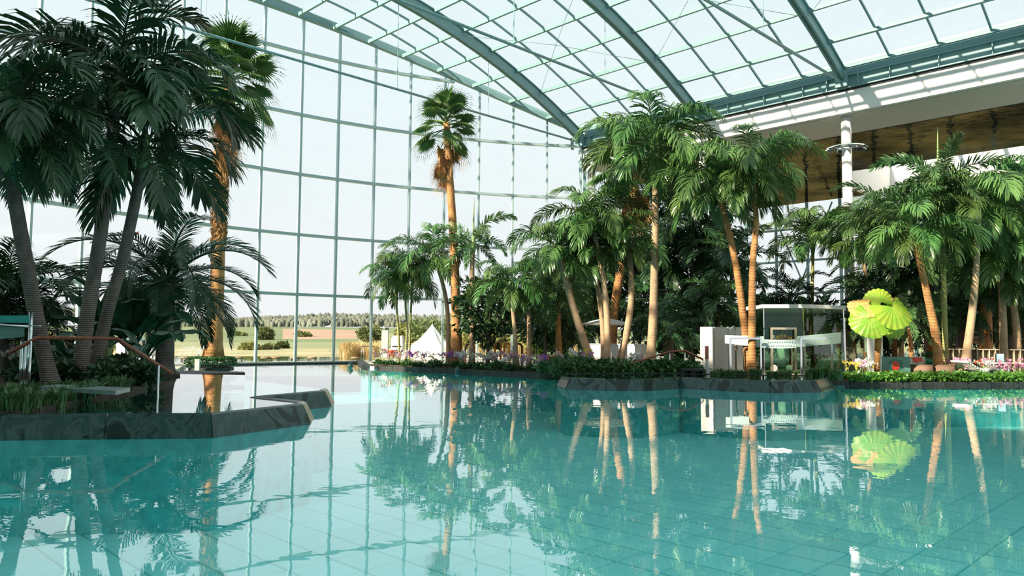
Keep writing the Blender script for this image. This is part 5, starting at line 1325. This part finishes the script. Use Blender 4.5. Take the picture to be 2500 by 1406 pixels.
# reeds and outdoor trees
rnd = random.Random(4)
for i in range(34):
    x = rnd.uniform(838, 918); Y = rnd.uniform(56, 66); p = ground(x, Y, 0)
    t = thing('reed_clump', 'straw-coloured reed clump on the bank left of the concrete pillar', 'reeds', (p.x, p.y, -.02), 'reeds outside the glass'); put('blades', RD[i % 2], t, (0, 0, 0), (0, 0, rnd.uniform(0, 6)), rnd.uniform(.6, 1.1))
for i in range(26):
    x = rnd.uniform(1120, 1420); Y = rnd.uniform(54, 62); p = ground(x, Y, 0)
    t = thing('reed_clump', 'straw-coloured reed clump outside behind the bent pipes', 'reeds', (p.x, p.y, -.02), 'reeds behind the bent pipes'); put('blades', RD[i % 2], t, (0, 0, 0), (0, 0, rnd.uniform(0, 6)), rnd.uniform(.6, 1.2))
OUTG = mat('outdoor_leaf', (.15, .19, .07), rough=.7, rand=.25, trans=.25, hue=.02); OUTY = mat('yellowing_leaf', (.24, .25, .07), rough=.7, trans=.25)
for i, (x, y, Y, rx, rz, mt, lab) in enumerate([(648, 822, 120, 17, 21, OUTG, 'round tree standing in the field behind the first tall mullion'), (740, 832, 140, 20, 20, OUTG, 'round tree in the field left of the reeds'), (905, 815, 85, 28, 16, OUTG, 'bushy tree behind the reeds'),
        (690, 846, 80, 9, 8, OUTG, 'small bush at the field edge'), (612, 852, 75, 22, 12, OUTY, 'yellowing bush by the outdoor pool'), (660, 852, 76, 14, 9, OUTG, 'dark bush right of the yellowing one'), (585, 824, 150, 14, 10, OUTG, 'bush on the slope near the fountain'),
        (1050, 806, 66, 58, 27, OUTG, 'wide tree hedge behind the bell tent'), (1000, 812, 70, 30, 20, OUTY, 'yellow-green tree left of the bell tent'), (1180, 830, 58, 60, 22, OUTY, 'yellow-green bush behind the round-leaved tree'), (1330, 830, 56, 70, 26, OUTY, 'sunny bush mass behind the glass screens'),
        (1240, 815, 75, 60, 26, OUTG, 'hazy tree between the orange pipes and the wall'), (230, 836, 46, 48, 30, OUTY, 'sunny bush behind the leaning trunks outside'), (95, 840, 44, 50, 30, OUTY, 'sunny bush outside at the left edge'), (330, 850, 50, 40, 20, OUTY, 'low sunny bush outside near the kiosk'), (-60, 835, 42, 50, 35, OUTG, 'bush outside beyond the left edge')]):
    tree(lab, x, y, Y, rx, rz, 900 if Y > 60 else 1400, .30 * max(Y / 60, .8), mt, 30 + i, .1, 'trees outside the glass', 0 if Y < 100 else zter(Y), 'outdoor_tree', .7)
# wooded ridge
m = MB(); rnd = random.Random(8); FOR = mat('wooded_ridge', (.15, .16, .125), rough=.95, spec=.1, var=.3, vscale=.06)
ico = [(0, 0, 1)] + [(.89 * math.cos(R(72 * k)), .89 * math.sin(R(72 * k)), .45) for k in range(5)] + [(.95 * math.cos(R(72 * k + 36)), .95 * math.sin(R(72 * k + 36)), -.5) for k in range(5)]
icf = [(0, 1 + k, 1 + (k + 1) % 5) for k in range(5)] + [f for k in range(5) for f in ((1 + k, 6 + k, 1 + (k + 1) % 5), (6 + k, 6 + (k + 1) % 5, 1 + (k + 1) % 5))]
for i in range(7000):
    Y = rnd.uniform(500, 640); x = rnd.uniform(-1.0, .75); hill = 5.2 + 2.8 * math.sin(x * 7 + .8) + 1.3 * math.sin(x * 19)
    s_ = rnd.uniform(1.1, 2.2); c = Vector((x * Y, Y, zter(Y) - .6 + max(hill, 0) * (Y - 480) / 90 + s_)); q = rnd.uniform(0, 6.28)
    m.add([c + Vector((v[0] * math.cos(q) - v[1] * math.sin(q), v[0] * math.sin(q) + v[1] * math.cos(q), v[2] * 1.8)) * s_ for v in ico], icf)
o = m.build('wooded_ridge', FOR, None, True); tag(o, 'hazy wooded ridge on the horizon beyond the fields', 'forest', kind='stuff')
